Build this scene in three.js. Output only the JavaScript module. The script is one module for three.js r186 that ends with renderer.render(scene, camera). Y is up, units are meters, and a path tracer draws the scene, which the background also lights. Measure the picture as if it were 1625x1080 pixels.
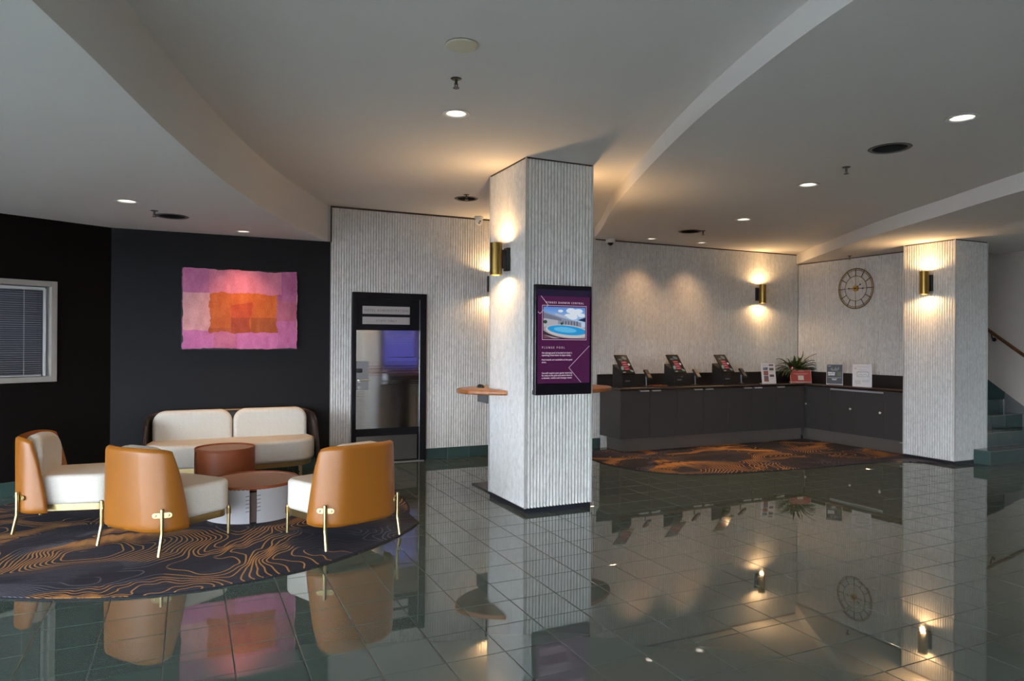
import * as THREE from 'three';
import { mergeGeometries } from 'three/addons/utils/BufferGeometryUtils.js';
import { RoundedBoxGeometry } from 'three/addons/geometries/RoundedBoxGeometry.js';
import { RectAreaLightUniformsLib } from 'three/addons/lights/RectAreaLightUniformsLib.js';

// ---------------------------------------------------------------- camera, sky, exposure
const scene = new THREE.Scene();
const FPX = 1105.19, YAW = 24.892 * Math.PI / 180, PITCH = 0.112 * Math.PI / 180, ROLL = 0.328 * Math.PI / 180;
const camera = new THREE.PerspectiveCamera(2 * Math.atan(540 / FPX) * 180 / Math.PI, 1625 / 1080, 0.05, 200);
const fwd = new THREE.Vector3(Math.sin(YAW) * Math.cos(PITCH), Math.sin(PITCH), -Math.cos(YAW) * Math.cos(PITCH));
const rgt0 = new THREE.Vector3(Math.cos(YAW), 0, Math.sin(YAW));
const up0 = new THREE.Vector3().crossVectors(rgt0, fwd);
const rgt = rgt0.clone().multiplyScalar(Math.cos(ROLL)).addScaledVector(up0, Math.sin(ROLL));
const upv = up0.clone().multiplyScalar(Math.cos(ROLL)).addScaledVector(rgt0, -Math.sin(ROLL));
camera.position.set(0, 1.5, 0);
camera.quaternion.setFromRotationMatrix(new THREE.Matrix4().makeBasis(rgt, upv, fwd.clone().negate()));
camera.updateMatrixWorld(true);
scene.background = new THREE.Color().setRGB(0.84, 0.95, 1.10);   // bright overcast daylight
scene.backgroundIntensity = 25.0;
const renderer = new THREE.WebGLRenderer({ antialias: true });
renderer.toneMapping = THREE.LinearToneMapping;
renderer.toneMappingExposure = 0.97;
renderer.shadowMap.enabled = true;
RectAreaLightUniformsLib.init();
const WARM = new THREE.Color().setRGB(1.0, 0.62, 0.29);
const LAMP = new THREE.Color().setRGB(1.0, 0.58, 0.29);
const SCONCE_CD = 2.2, DOWN_CD = 5.6;

// ---------------------------------------------------------------- helpers
function rng(seed) { let a = seed >>> 0; return () => { a |= 0; a = a + 0x6D2B79F5 | 0; let t = Math.imul(a ^ a >>> 15, 1 | a); t = t + Math.imul(t ^ t >>> 7, 61 | t) ^ t; return ((t ^ t >>> 14) >>> 0) / 4294967296; }; }
const used = {};
function numbered(n) { const k = used[n] = (used[n] ?? -1) + 1; return k ? n + '_' + String(k).padStart(3, '0') : n; }
function shadowed(m) { m.castShadow = true; m.receiveShadow = true; return m; }
function part(name, geo, mat, parent, label) {
  const m = shadowed(new THREE.Mesh(geo, mat)); m.name = name; parent.add(m);
  if (label) m.userData.label = label;
  return m;
}
function thing(name, label, category, [x, y, z] = [0, 0, 0], turn = 0, group) {
  const o = new THREE.Group(); o.name = numbered(name); scene.add(o);
  o.position.set(x, y, z); o.rotation.y = turn; o.userData = { label, category };
  if (group) o.userData.group = group;
  return o;
}
function single(name, geo, mat, label, category, group, pos) {
  const m = part(numbered(name), geo, mat, scene); m.userData = { label, category };
  if (group) m.userData.group = group;
  if (pos) m.position.set(...pos);
  return m;
}
function structure(name, label) { const g = new THREE.Group(); g.name = name; g.userData = { kind: 'structure', label }; scene.add(g); return g; }
function box(x0, x1, y0, y1, z0, z1) { const g = new THREE.BoxGeometry(x1 - x0, y1 - y0, z1 - z0); g.translate((x0 + x1) / 2, (y0 + y1) / 2, (z0 + z1) / 2); return g; }
function rbox(w, h, d, r = 0.004, s = 2) { return new RoundedBoxGeometry(w, h, d, s, r); }
function rboxAt(x0, x1, y0, y1, z0, z1, r = 0.004) { const g = rbox(x1 - x0, y1 - y0, z1 - z0, r); g.translate((x0 + x1) / 2, (y0 + y1) / 2, (z0 + z1) / 2); return g; }
function cyl(r, h, x, y, z, seg = 32, r2 = r) { const g = new THREE.CylinderGeometry(r2, r, h, seg); g.translate(x, y, z); return g; }
function bar(a, b, r, seg = 12) { return new THREE.TubeGeometry(new THREE.LineCurve3(new THREE.Vector3(...a), new THREE.Vector3(...b)), 1, r, seg, false); }
function rod(a, b, r, seg = 14) {          // capped cylinder from a to b
  const A = new THREE.Vector3(...a), B = new THREE.Vector3(...b), d = B.clone().sub(A), g = new THREE.CylinderGeometry(r, r, d.length(), seg);
  g.applyQuaternion(new THREE.Quaternion().setFromUnitVectors(new THREE.Vector3(0, 1, 0), d.clone().normalize()));
  g.translate(...A.add(B).multiplyScalar(0.5).toArray()); return g;
}
function merge(list) { return mergeGeometries(list.map(g => { const n = g.index ? g.toNonIndexed() : g; for (const k of Object.keys(n.attributes)) if (!['position', 'normal', 'uv'].includes(k)) n.deleteAttribute(k); return n; })); }
function lathe(pts, seg = 48) { return new THREE.LatheGeometry(pts.map(([r, y]) => new THREE.Vector2(r, y)), seg); }
function plan(pts, y0, y1, opt = {}) {     // extrude a plan outline given as [x, z] from y0 up to y1
  const s = pts.isShape ? pts : new THREE.Shape(pts.map(([x, z]) => new THREE.Vector2(x, -z)));
  if (opt.holes) for (const h of opt.holes) { const p = new THREE.Path(); p.absarc(h[0], -h[1], h[2], 0, Math.PI * 2, true); s.holes.push(p); }
  const b = opt.bevel ?? 0;
  const g = new THREE.ExtrudeGeometry(s, { depth: y1 - y0 - 2 * b, bevelEnabled: b > 0, bevelSize: opt.bevelSize ?? b, bevelOffset: -(opt.bevelSize ?? b), bevelThickness: b, bevelSegments: opt.seg ?? 5, curveSegments: 28 });
  g.rotateX(-Math.PI / 2); g.translate(0, y0 + b, 0); return g;
}
function roundRect(x0, x1, y0, y1, rs) {   // rs: bottom-left, bottom-right, top-right, top-left
  const s = new THREE.Shape(), [a, b, c, d] = rs;
  s.moveTo(x0 + a, y0); s.lineTo(x1 - b, y0); if (b) s.absarc(x1 - b, y0 + b, b, -Math.PI / 2, 0); s.lineTo(x1, y1 - c);
  if (c) s.absarc(x1 - c, y1 - c, c, 0, Math.PI / 2); s.lineTo(x0 + d, y1); if (d) s.absarc(x0 + d, y1 - d, d, Math.PI / 2, Math.PI); s.lineTo(x0, y0 + a);
  if (a) s.absarc(x0 + a, y0 + a, a, Math.PI, 1.5 * Math.PI); return s;
}
function spline(pts, n) { return new THREE.CatmullRomCurve3(pts.map(([x, z]) => new THREE.Vector3(x, 0, z)), false, 'centripetal').getPoints(n).map(v => [v.x, v.z]); }
// smooth value noise
function noise2(seed, per = 256) {
  const r = rng(seed), t = new Float32Array(per * per); for (let i = 0; i < t.length; i++) t[i] = r();
  return (x, y) => { const xi = Math.floor(x), yi = Math.floor(y); let u = x - xi, v = y - yi; u = u * u * (3 - 2 * u); v = v * v * (3 - 2 * v);
    const m = k => ((k % per) + per) % per, a = m(xi), b = m(xi + 1), c = m(yi) * per, d = m(yi + 1) * per;
    return (t[a + c] * (1 - u) + t[b + c] * u) * (1 - v) + (t[a + d] * (1 - u) + t[b + d] * u) * v; };
}
function dataTex(w, h, fn, srgb = true) {
  const d = new Uint8Array(w * h * 4);
  for (let j = 0; j < h; j++) for (let i = 0; i < w; i++) { const c = fn(i, j), k = (j * w + i) * 4; d[k] = c[0]; d[k + 1] = c[1]; d[k + 2] = c[2]; d[k + 3] = 255; }
  const t = new THREE.DataTexture(d, w, h); t.magFilter = THREE.LinearFilter; t.minFilter = THREE.LinearFilter; t.wrapS = t.wrapT = THREE.RepeatWrapping;
  if (srgb) t.colorSpace = THREE.SRGBColorSpace; t.needsUpdate = true; return t;
}
function canvasTex(w, h, draw) {
  const c = document.createElement('canvas'); c.width = w; c.height = h; draw(c.getContext('2d'), w, h);
  const t = new THREE.CanvasTexture(c); t.colorSpace = THREE.SRGBColorSpace; return t;
}
const std = (color, roughness = 0.6, more = {}) => new THREE.MeshStandardMaterial({ color, roughness, ...more });
const phys = (color, roughness, more = {}) => new THREE.MeshPhysicalMaterial({ color, roughness, ...more });
const lin = (r, g, b) => new THREE.Color().setRGB(r, g, b);

// ---------------------------------------------------------------- materials
const nA = noise2(11), nB = noise2(12), nC = noise2(13), nD = noise2(14);
const flutedTex = (() => {           // pale grey bark-like print with short dark vertical flecks, 1.28 m square
  const W = 1024, base = new Float32Array(W * W), r = rng(5), p = noise2(21, 64);
  for (let j = 0; j < W; j++) for (let i = 0; i < W; i++) base[j * W + i] = 0.93 + 0.08 * (p(i / 16, j / 32) - 0.5) + 0.05 * (p(i / 4 + 9, j / 16) - 0.5);
  for (let k = 0; k < 2600; k++) { const x = Math.floor(r() * W), y = Math.floor(r() * W), l = 6 + r() * 26, a = (0.03 + 0.13 * r() * r()), w = 1 + Math.floor(r() * 4);
    for (let t = 0; t < l; t++) for (let s = 0; s < w; s++) { const q = ((y + Math.floor(t)) % W) * W + (x + s + (t > l * 0.6 ? 1 : 0)) % W; base[q] -= a * Math.sin(Math.PI * t / l); } }
  for (let k = 0; k < 2600; k++) { const x = Math.floor(r() * W), y = Math.floor(r() * W), l = 8 + r() * 30, a = 0.05 * r();
    for (let t = 0; t < l; t++) base[((y + Math.floor(t)) % W) * W + x] += a; }
  return dataTex(W, W, (i, j) => { const v = Math.max(0.3, Math.min(1, base[j * W + i])); return [v * 226, v * 223, v * 217]; });
})();
const M = {
  ceiling: std(lin(0.70, 0.675, 0.64), 0.9),
  fluted: std(0xffffff, 0.62, { map: flutedTex }),
  backing: std(lin(0.5, 0.49, 0.47), 0.9),
  charcoal: phys(lin(0.0105, 0.0100, 0.0112), 0.6, { specularIntensity: 0.4 }),
  blackbrown: phys(lin(0.0048, 0.0036, 0.0030), 0.65, { specularIntensity: 0.25 }),
  black: std(lin(0.012, 0.012, 0.013), 0.45),
  blackGloss: phys(lin(0.010, 0.010, 0.011), 0.18),
  darkStrip: phys(lin(0.045, 0.026, 0.018), 0.5),  // dark brown for the thin strips along panel edges
  plinth: std(lin(0.012, 0.013, 0.02), 0.4),
  brass: phys(lin(0.50, 0.39, 0.185), 0.32, { metalness: 1 }),
  brassDark: phys(lin(0.33, 0.21, 0.06), 0.36, { metalness: 1 }),
  chrome: phys(lin(0.75, 0.75, 0.76), 0.2, { metalness: 1 }),
  chromeDull: phys(lin(0.7, 0.7, 0.7), 0.4, { metalness: 1 }),
  white: std(lin(0.78, 0.78, 0.77), 0.45),
  cream: std(lin(0.64, 0.59, 0.45), 0.6),
  paintWarm: std(lin(0.53, 0.46, 0.40), 0.9),
  leatherTan: phys(lin(0.315, 0.108, 0.010), 0.38),
  leatherRust: phys(lin(0.24, 0.062, 0.020), 0.45, { specularIntensity: 0.7 }),
  leatherBrown: phys(lin(0.020, 0.013, 0.011), 0.36),
  leatherGrey: phys(lin(0.40, 0.38, 0.37), 0.5),
  drumTop: phys(lin(0.36, 0.215, 0.14), 0.4),
  drumCore: std(lin(0.085, 0.05, 0.036), 0.7), wood: null, mahogany: null,
  cabinet: phys(lin(0.043, 0.040, 0.038), 0.45),
  kick: phys(lin(0.17, 0.15, 0.13), 0.40, { metalness: 0.5 }),
  splash: phys(lin(0.014, 0.012, 0.012), 0.3),
  alu: phys(lin(0.007, 0.0065, 0.008), 0.5, { specularIntensity: 0.35 }),
  glass: new THREE.MeshPhysicalMaterial({ color: 0xffffff, roughness: 0, transmission: 1, thickness: 0, ior: 1.45 }),
  lampGlow: std(0x000000, 0.5, { emissive: lin(1, 0.9, 0.76), emissiveIntensity: 3.2 }),
  sconceGlow: std(0x000000, 0.5, { emissive: lin(1, 0.78, 0.45), emissiveIntensity: 3.0 }),
  paving: std(lin(0.10, 0.097, 0.09), 0.9),
};
const fabricTex = dataTex(256, 256, (i, j) => { const v = 0.93 + 0.05 * ((i + j) % 2) - 0.03 * ((i >> 1) % 2) + 0.05 * (nA(i / 7, j / 7) - 0.5); return [v * 240, v * 235, v * 224]; });
const fabricBump = dataTex(128, 128, (i, j) => { const v = 128 + 50 * Math.sin(i * Math.PI / 2) + 50 * Math.sin(j * Math.PI / 2); return [v, v, v]; }, false);
fabricTex.repeat.set(5, 5); fabricBump.repeat.set(8, 8);
M.fabric = phys(lin(0.92, 0.90, 0.86), 0.85, { map: fabricTex, bumpMap: fabricBump, bumpScale: 0.0006, sheen: 0.25, sheenRoughness: 0.7 });
const leatherBump = dataTex(512, 512, (i, j) => { const v = 128 + 90 * (nB(i / 5, j / 5) - 0.5) + 60 * (nC(i / 2.3, j / 2.3) - 0.5); return [v, v, v]; }, false);
leatherBump.repeat.set(2, 2);
for (const k of ['leatherTan', 'leatherRust', 'leatherBrown', 'leatherGrey']) { M[k].bumpMap = leatherBump; M[k].bumpScale = 0.0005; }
function woodTex(c0, c1, seed, along = 6) { const n = noise2(seed); return dataTex(512, 256, (i, j) => { const g = n(i / 60, j / 3.2) * 0.6 + n(i / 22 + 40, j / 1.4) * 0.4, w = 0.5 + 0.5 * Math.sin((j / 14 + 2.2 * n(i / 110, j / 40)) * along / 2); const t = Math.min(1, Math.max(0, 0.6 * g + 0.4 * w)); return c0.map((a, k) => a + (c1[k] - a) * t); }); }
M.wood = phys(0xffffff, 0.35, { map: woodTex([142, 84, 38], [176, 112, 58], 31), clearcoat: 0.2 });
M.railWood = phys(0xffffff, 0.3, { map: woodTex([70, 36, 18], [116, 66, 34], 32), clearcoat: 0.4 });
M.mahogany = phys(0xffffff, 0.22, { map: woodTex([28, 14, 11], [58, 28, 20], 33), clearcoat: 0.8, clearcoatRoughness: 0.1 });
const steelNoise = noise2(77);
const steelBump = dataTex(256, 256, (i, j) => { const v = 128 + 90 * (steelNoise(i / 34, j / 150) - 0.5) + 26 * (steelNoise(3.5, j * 7.3) - 0.5); return [v, v, v]; }, false);
M.steel = phys(lin(0.58, 0.57, 0.56), 0.10, { metalness: 1, bumpMap: steelBump, bumpScale: 0.003 });
M.steelPlain = phys(lin(0.30, 0.31, 0.32), 0.5, { metalness: 1 });
// glazed green floor tiles: a few tones, faint mottling
const tileMats = [[0.094, 0.127, 0.106], [0.093, 0.1255, 0.1055], [0.095, 0.1275, 0.1065], [0.0935, 0.1245, 0.104]].map(c => phys(lin(...c), 0.025, { ior: 2.4 }));
const skirtMats = [[0.040, 0.074, 0.067], [0.044, 0.079, 0.070], [0.038, 0.070, 0.064]].map(c => phys(lin(...c), 0.14, { ior: 1.6 }));
M.pull = phys(lin(0.85, 0.84, 0.82), 0.35, { metalness: 0.6 });
M.grout = std(lin(0.11, 0.11, 0.10), 0.8);
M.groutPale = std(lin(0.22, 0.24, 0.23), 0.8);

// flowing line carpet: bundles of orange and grey lines over dark navy
const carpetTex = (() => {
  const W = 1792, P = 3.6, a = noise2(41), b = noise2(42), c = noise2(43), d = noise2(44);
  const sm = (e0, e1, v) => { const t = Math.min(1, Math.max(0, (v - e0) / (e1 - e0))); return t * t * (3 - 2 * t); };
  const warp = (x, y) => [x + 0.50 * (a(x * 1.5, y * 2.2) - 0.5) + 0.10 * (b(x * 5, y * 6) - 0.5), y + 0.46 * (b(x * 1.4 + 30, y * 2.1) - 0.5) + 0.10 * (a(x * 5 + 7, y * 6) - 0.5)];
  const field = (x, y) => { y += 0.020 * sm(0.52, 0.66, b(x * 1.2 + 70, y * 1.7 + 9)) * Math.sin(x * 44 + 9 * a(x, y * 2)); const [u, v] = warp(x, y); return c(u * 1.25, v * 2.5) * 27 + 6.5 * d(u * 2.4, v * 4.0); };
  return dataTex(W, W, (i, j) => {
    const x = i / W * P, y = j / W * P, e = 0.002, f = field(x, y), gx = (field(x + e, y) - f) / e, gy = (field(x, y + e) - f) / e, g = Math.hypot(gx, gy) + 1e-3;
    const [u, v] = warp(x, y), fr = f - Math.floor(f), dist = Math.abs(fr - 0.5) / g;
    const m = a(u * 1.7 + 50, v * 2.6 + 20), m2 = d(u * 2.1 + 80, v * 3.4), fine = 0.88 + 0.24 * (nD(i / 2, j / 2) - 0.5), streak = b(x * 5 + 11, y * 70);
    let col = [30 + 13 * streak, 29 + 12 * streak, 43 + 15 * streak];
    const wash = sm(0.55, 0.72, m2) * (0.5 + 0.5 * b(x * 9, y * 90)); col = col.map((q, k) => q + ([92, 88, 98][k] - q) * wash * 0.5);
    const orange = sm(0.44, 0.50, m), ink = [0, 1, 2].map(k => [132, 130, 142][k] + ([214, 152, 84][k] - [132, 130, 142][k]) * orange);
    const s = (1 - sm(0.0042, 0.0072, dist)) * (0.7 + 0.3 * orange) * sm(2.5, 6, g) * (1 - 0.75 * sm(0.60, 0.70, c(u * 1.9 + 90, v * 3)));
    const tint = sm(50, 90, g) * orange; col = col.map((q, k) => q + ([150, 100, 60][k] - q) * tint * 0.10);
    return col.map((q, k) => Math.min(255, (q + (ink[k] - q) * s) * fine));
  });
})();
M.carpet = std(0xffffff, 0.95, { map: carpetTex });
M.carpetEdge = std(lin(0.012, 0.012, 0.016), 0.9);


// ---------------------------------------------------------------- setting: levels and outlines
const ZB = -8.47, HC = 3.115, HL = 2.683, HR = 2.968, HF = 2.81, XL = -6.0, XR = 10.6, ZF = 4.6;
const arcLeft = spline([[-1.25, 4.6], [-1.2, 2], [-0.95, -0.6], [-0.60, -2.55], [-0.505, -2.912], [-0.369, -3.42], [-0.15, -4.30], [0.20, -5.50], [0.473, -6.27], [0.85, -7.19], [1.535, -8.55]], 60);
const arcRight = spline([[2.5, 4.6], [2.35, 1.5], [2.40, -0.8], [2.57, -2.09], [2.79, -2.93], [3.05, -3.71], [3.49, -4.82], [4.18, -6.40], [4.80, -7.62], [5.24, -8.55]], 60);
const arcFar = spline([[5.3, 4.6], [5.35, 1.0], [5.75, -1.6], [6.42, -3.53], [6.90, -4.52], [7.42, -5.60], [8.48, -7.45], [9.16, -8.55]], 50);
const openings = {   // round holes in the ceilings: x, z, radius
  central: [[1.71, -4.65, 0.075], [2.835, -7.359, 0.11]],
  left: [[-0.489, -6.786, 0.075], [0.532, -8.10, 0.065], [-0.153, -7.42, 0.125]],
  right: [[4.541, -2.869, 0.075], [4.761, -3.547, 0.125], [5.186, -4.693, 0.075], [5.965, -6.343, 0.075], [5.983, -7.34, 0.125], [5.923, -8.10, 0.06], [6.809, -8.09, 0.06]],
};
const hole = { ceiling: (h) => ({ holes: h.map(([x, z, r]) => [x, z, r]) }) };
const ceiling = structure('ceiling', 'white painted ceiling stepping between curved bulkheads');
part('ceiling_centre', plan([[-0.9 + XL, ZF + 0.2], [XR + 0.2, ZF + 0.2], [XR + 0.2, -6.2], [9.27, -6.2], [9.27, -8.7], [XL - 0.9, -8.7]], HC, HC + 0.22, hole.ceiling(openings.central)), M.ceiling, ceiling);
part('bulkhead', plan([...arcLeft, [1.535, -8.7], [XL - 0.2, -8.7], [XL - 0.2, 4.6]], HL, HC, hole.ceiling(openings.left)), M.ceiling, ceiling);
part('bulkhead', plan([...arcRight, ...arcFar.slice().reverse()], HR, HC, hole.ceiling(openings.right)), M.ceiling, ceiling);
part('bulkhead', plan([...arcFar, [9.27, -8.55], [9.27, -6.2], [XR + 0.1, -6.2], [XR + 0.1, 4.6]], HF, HC), M.ceiling, ceiling);

// fluted sheets: half-round vertical ribs, local x along the wall, facing +z
function fluted(x0, x1, y0, y1, pitch = 0.0327, depth = 0.016, uvo = 0) {
  const n = Math.max(1, Math.round((x1 - x0) / pitch)), w = (x1 - x0) / n, S = 7, pos = [], nor = [], uv = [], idx = [];
  for (let k = 0; k < n; k++) {
    const b0 = pos.length / 3;
    for (let s = 0; s <= S; s++) {
      const t = s / S, a = Math.PI * (0.06 + 0.88 * t), px = x0 + w * (k + 0.5 - 0.5 * Math.cos(a) / Math.cos(Math.PI * 0.06)), pz = depth * (Math.sin(a) - Math.sin(Math.PI * 0.06));
      let nx = -Math.cos(a) / (w * 0.5), nz = Math.sin(a) / depth; const l = Math.hypot(nx, nz); nx /= l; nz /= l;
      for (const y of [y0, y1]) { pos.push(px, y, pz); nor.push(nx, 0, nz); uv.push((px + uvo) / 1.28, y / 1.28); }
    }
    for (let s = 0; s < S; s++) { const a = b0 + s * 2; idx.push(a, a + 2, a + 1, a + 1, a + 2, a + 3); }
  }
  const g = new THREE.BufferGeometry(); g.setAttribute('position', new THREE.Float32BufferAttribute(pos, 3)); g.setAttribute('normal', new THREE.Float32BufferAttribute(nor, 3)); g.setAttribute('uv', new THREE.Float32BufferAttribute(uv, 2)); g.setIndex(idx); return g;
}

// back wall: dark paint behind the sofa, fluted panels from the door to the reception corner
const DX0 = 1.792, DX1 = 2.723, DH = 2.094;
const wallBack = structure('wall_back', 'back wall, charcoal paint beside pale fluted panels');
part('wall_core', box(-0.85, XR + 0.2, 0, 4.8, ZB - 0.25, ZB - 0.012), M.backing, wallBack);
part('dark_paint', box(-0.76, 1.53, 0, HL, ZB - 0.012, ZB), M.charcoal, wallBack);
{
  const T = HC - 0.02;
  for (const [a, b, c, d] of [[1.545, DX0, 0, T], [DX0, DX1, DH, T], [DX1, 5.24, 0, T], [5.24, 9.15, 0, HR - 0.014]]) part('fluted_panel', fluted(a, b, c, d, 0.0327, 0.016, a).translate(0, 0, ZB - 0.0125), M.fluted, wallBack);
  part('edge_strip', box(1.53, 1.545, HL, HC, ZB - 0.012, ZB + 0.004), M.darkStrip, wallBack);  // thin dark strips along the panel tops and edges
  part('edge_strip', box(1.545, 4.9, HC - 0.02, HC, ZB - 0.012, ZB + 0.004), M.darkStrip, wallBack);
  part('edge_strip', box(5.24, 9.14, HR - 0.015, HR, ZB - 0.012, ZB + 0.004), M.darkStrip, wallBack);
  part('edge_strip', box(5.232, 5.246, HR - 0.015, HC, ZB - 0.012, ZB + 0.004), M.darkStrip, wallBack);
  part('edge_strip', box(9.13, 9.148, HF, HR, ZB - 0.012, ZB + 0.004), M.darkStrip, wallBack);
}
// angled dark wall with the office window
const LW = Math.atan2(0.497, 0.87);           // local +x runs from the corner towards the left
const WL = 6.04, WY0 = 1.08, WY1 = 2.072, WX0 = 0.517, WX1 = 1.95;
function leftFrame(g) { g.position.set(-0.75, 0, ZB); g.rotation.y = Math.PI - LW; g.rotation.y = Math.PI + LW; return g; }
const wallLeft = leftFrame(structure('wall_left', 'angled black-brown wall with a blind-covered office window'));
function wallWithHole(len, h, hx0, hx1, hy0, hy1, t) {
  const s = new THREE.Shape([[0, 0], [len, 0], [len, h], [0, h]].map(p => new THREE.Vector2(...p)));
  const p = new THREE.Path([[hx0, hy0], [hx0, hy1], [hx1, hy1], [hx1, hy0]].map(q => new THREE.Vector2(...q))); s.holes.push(p);
  return new THREE.ExtrudeGeometry(s, { depth: t, bevelEnabled: false });
}
part('painted_wall', wallWithHole(WL, HL, WX0 + 0.03, WX1 - 0.03, WY0 + 0.03, WY1 - 0.03, 0.14), M.blackbrown, wallLeft);
{ // dim office behind the window
  part('office_shell', merge([box(0.1, 2.6, 0.7, 2.5, 1.60, 1.66), box(0.06, 0.1, 0.66, 2.54, 0.12, 1.66), box(2.6, 2.64, 0.66, 2.54, 0.12, 1.66), box(0.06, 2.64, 0.66, 0.7, 0.12, 1.66), box(0.06, 2.64, 2.5, 2.54, 0.12, 1.66)]), std(lin(0.13, 0.14, 0.18), 0.8), wallLeft);
}
const win = leftFrame(structure('window_1', 'office window in a pale frame behind a white venetian blind'));
{
  const f = 0.052, m = std(lin(0.36, 0.33, 0.29), 0.5);
  for (const [a, b, c, d] of [[WX0, WX0 + f, WY0, WY1], [WX1 - f, WX1, WY0, WY1], [WX0 + f, WX1 - f, WY1 - f, WY1], [WX0 + f, WX1 - f, WY0, WY0 + f]]) part('frame', rboxAt(a, b, c, d, -0.022, 0.10, 0.003), m, win);
  part('pane', box(WX0 + f, WX1 - f, WY0 + f, WY1 - f, 0.030, 0.036), M.glass, win);
  const slat = std(lin(0.55, 0.56, 0.60), 0.5), list = [];
  for (let k = 0; k < 40; k++) { const y = WY0 + 0.075 + k * 0.0212, g = new THREE.BoxGeometry(WX1 - WX0 - 2 * f - 0.07, 0.0012, 0.025); g.rotateX(-0.13 * (0.6 + 0.9 * nA(k * 1.7, 3))); g.translate((WX0 + WX1) / 2 + 0.025, y, 0.062); list.push(g); }
  const b = part('blind_slats', merge(list), slat, win); b.userData.kind = 'stuff';
  part('head_rail', rboxAt(WX0 + f + 0.03, WX1 - f, WY1 - f - 0.035, WY1 - f - 0.008, 0.045, 0.08, 0.003), M.white, win);
  part('side_channel', rboxAt(WX0 + f + 0.022, WX0 + f + 0.042, WY0 + f + 0.004, WY1 - f - 0.02, 0.045, 0.075, 0.003), M.white, win);
  part('bottom_rail', rboxAt(WX0 + f + 0.06, WX1 - f, WY0 + f + 0.004, WY0 + f + 0.016, 0.05, 0.075, 0.003), M.white, win);
  for (const x of [0.78, 1.55]) part('blind_cord', box(x, x + 0.004, WY0 + f + 0.01, WY1 - f - 0.03, 0.046, 0.049), M.white, win);
}
{ // unseen light panel, added to light the office
  const o = leftFrame(thing('added_office_light', 'added unseen cool light panel in the office behind the blind', 'light'));
  part('panel', box(0.9, 1.5, 2.46, 2.495, 0.6, 1.2), std(0x000000, 0.5, { emissive: lin(0.75, 0.82, 1), emissiveIntensity: 1.4 }), o);
  const l = new THREE.RectAreaLight(lin(0.75, 0.82, 1), 1.4, 0.6, 0.6); l.position.set(1.2, 2.452, 0.9); l.rotation.x = -Math.PI / 2; o.add(l);
  leftFrame(single('storage_box', rboxAt(1.02, 1.30, 0.70, 1.32, 1.2, 1.5, 0.006), std(lin(0.20, 0.14, 0.07), 0.7), 'brown storage box seen between the blind slats of the office window', 'box'));
  leftFrame(single('notice_board', rboxAt(1.0, 1.40, 1.45, 1.75, 1.57, 1.60, 0.004), std(lin(0.05, 0.06, 0.05), 0.7), 'dark notice board on the office wall behind the blind', 'board'));
}
// glazed street fronts on the left and behind the camera, outside the picture
function glazing(name, label, len, head, pitch, place) {
  const g = place(structure(name, label));
  part('spandrel', box(0, len, head, 3.6, -0.1, 0.1), M.backing, g);
  part('sill', box(0, len, -0.05, 0.08, -0.06, 0.06), M.alu, g);
  const n = Math.round(len / pitch);
  for (let k = 0; k <= n; k++) part('mullion', box(k * len / n - 0.03, k * len / n + 0.03, 0, head, -0.06, 0.06), M.alu, g);
  for (let k = 0; k < n; k++) part('pane', box(k * len / n + 0.03, (k + 1) * len / n - 0.03, 0.08, head, -0.004, 0.004), M.glass, g);
  return g;
}
glazing('window_2', 'tall glazed street front', 10.06, 2.1, 1.45, g => { g.position.set(XL, 0, ZF); g.rotation.y = Math.PI / 2; return g; });
glazing('window_3', 'glazed street front beside the entrance', 6.6, 1.6, 1.45, g => { g.position.set(XL, 0, ZF); return g; });
const wallFront = structure('wall_front', 'street side wall behind the camera');
part('painted_wall', box(0.60, 4.55, 0, 3.6, ZF - 0.1, ZF + 0.1), M.paintWarm, wallFront);
part('painted_wall', box(5.25, XR + 0.2, 0, 3.6, ZF - 0.1, ZF + 0.1), std(lin(0.05, 0.05, 0.055), 0.8), wallFront);
part('painted_wall', box(4.55, 5.25, 2.5, 3.6, ZF - 0.1, ZF + 0.1), M.paintWarm, wallFront);
part('entrance_pane', box(4.55, 5.25, 0.0, 2.5, ZF - 0.004, ZF + 0.004), M.glass, wallFront);
part('added_porch_wall', box(3.8, 6.4, -0.06, 3.4, ZF + 2.2, ZF + 2.4), std(lin(0.22, 0.20, 0.17), 0.9), wallFront);  // unseen porch, added to tone down what the steel door mirrors
part('added_porch_roof', box(3.8, 6.4, 3.4, 3.5, ZF + 0.1, ZF + 2.4), M.paintWarm, wallFront);  // unseen roof of the same added porch
const wallRight = structure('wall_right', 'warm white stair wall with a slightly recessed return');
part('painted_wall', box(XR - 0.03, XR + 0.2, 0, 4.8, -6.05, ZF), M.paintWarm, wallRight);
part('painted_return', box(XR - 0.012, XR + 0.2, 0, 4.8, ZB, -6.05), M.paintWarm, wallRight);
// stairwell above the flight
const stairwell = structure('ceiling_stairwell', 'raised ceiling over the stairs');
part('shaft_face', box(9.1, XR + 0.2, HC, 4.8, -6.2, -6.05), M.paintWarm, stairwell);
part('shaft_face', box(9.15, 9.27, HC, 4.8, ZB, -6.2), M.paintWarm, stairwell);
part('shaft_ceiling', plan([[9.1, -6.0], [XR + 0.2, -6.0], [XR + 0.2, -8.7], [9.1, -8.7]], 4.75, 4.85, { holes: [[9.95, -7.0, 0.16]] }), M.paintWarm, stairwell);
part('roof_light', cyl(0.16, 0.01, 9.95, 4.82, -7.0, 32), M.glass, stairwell);
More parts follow.
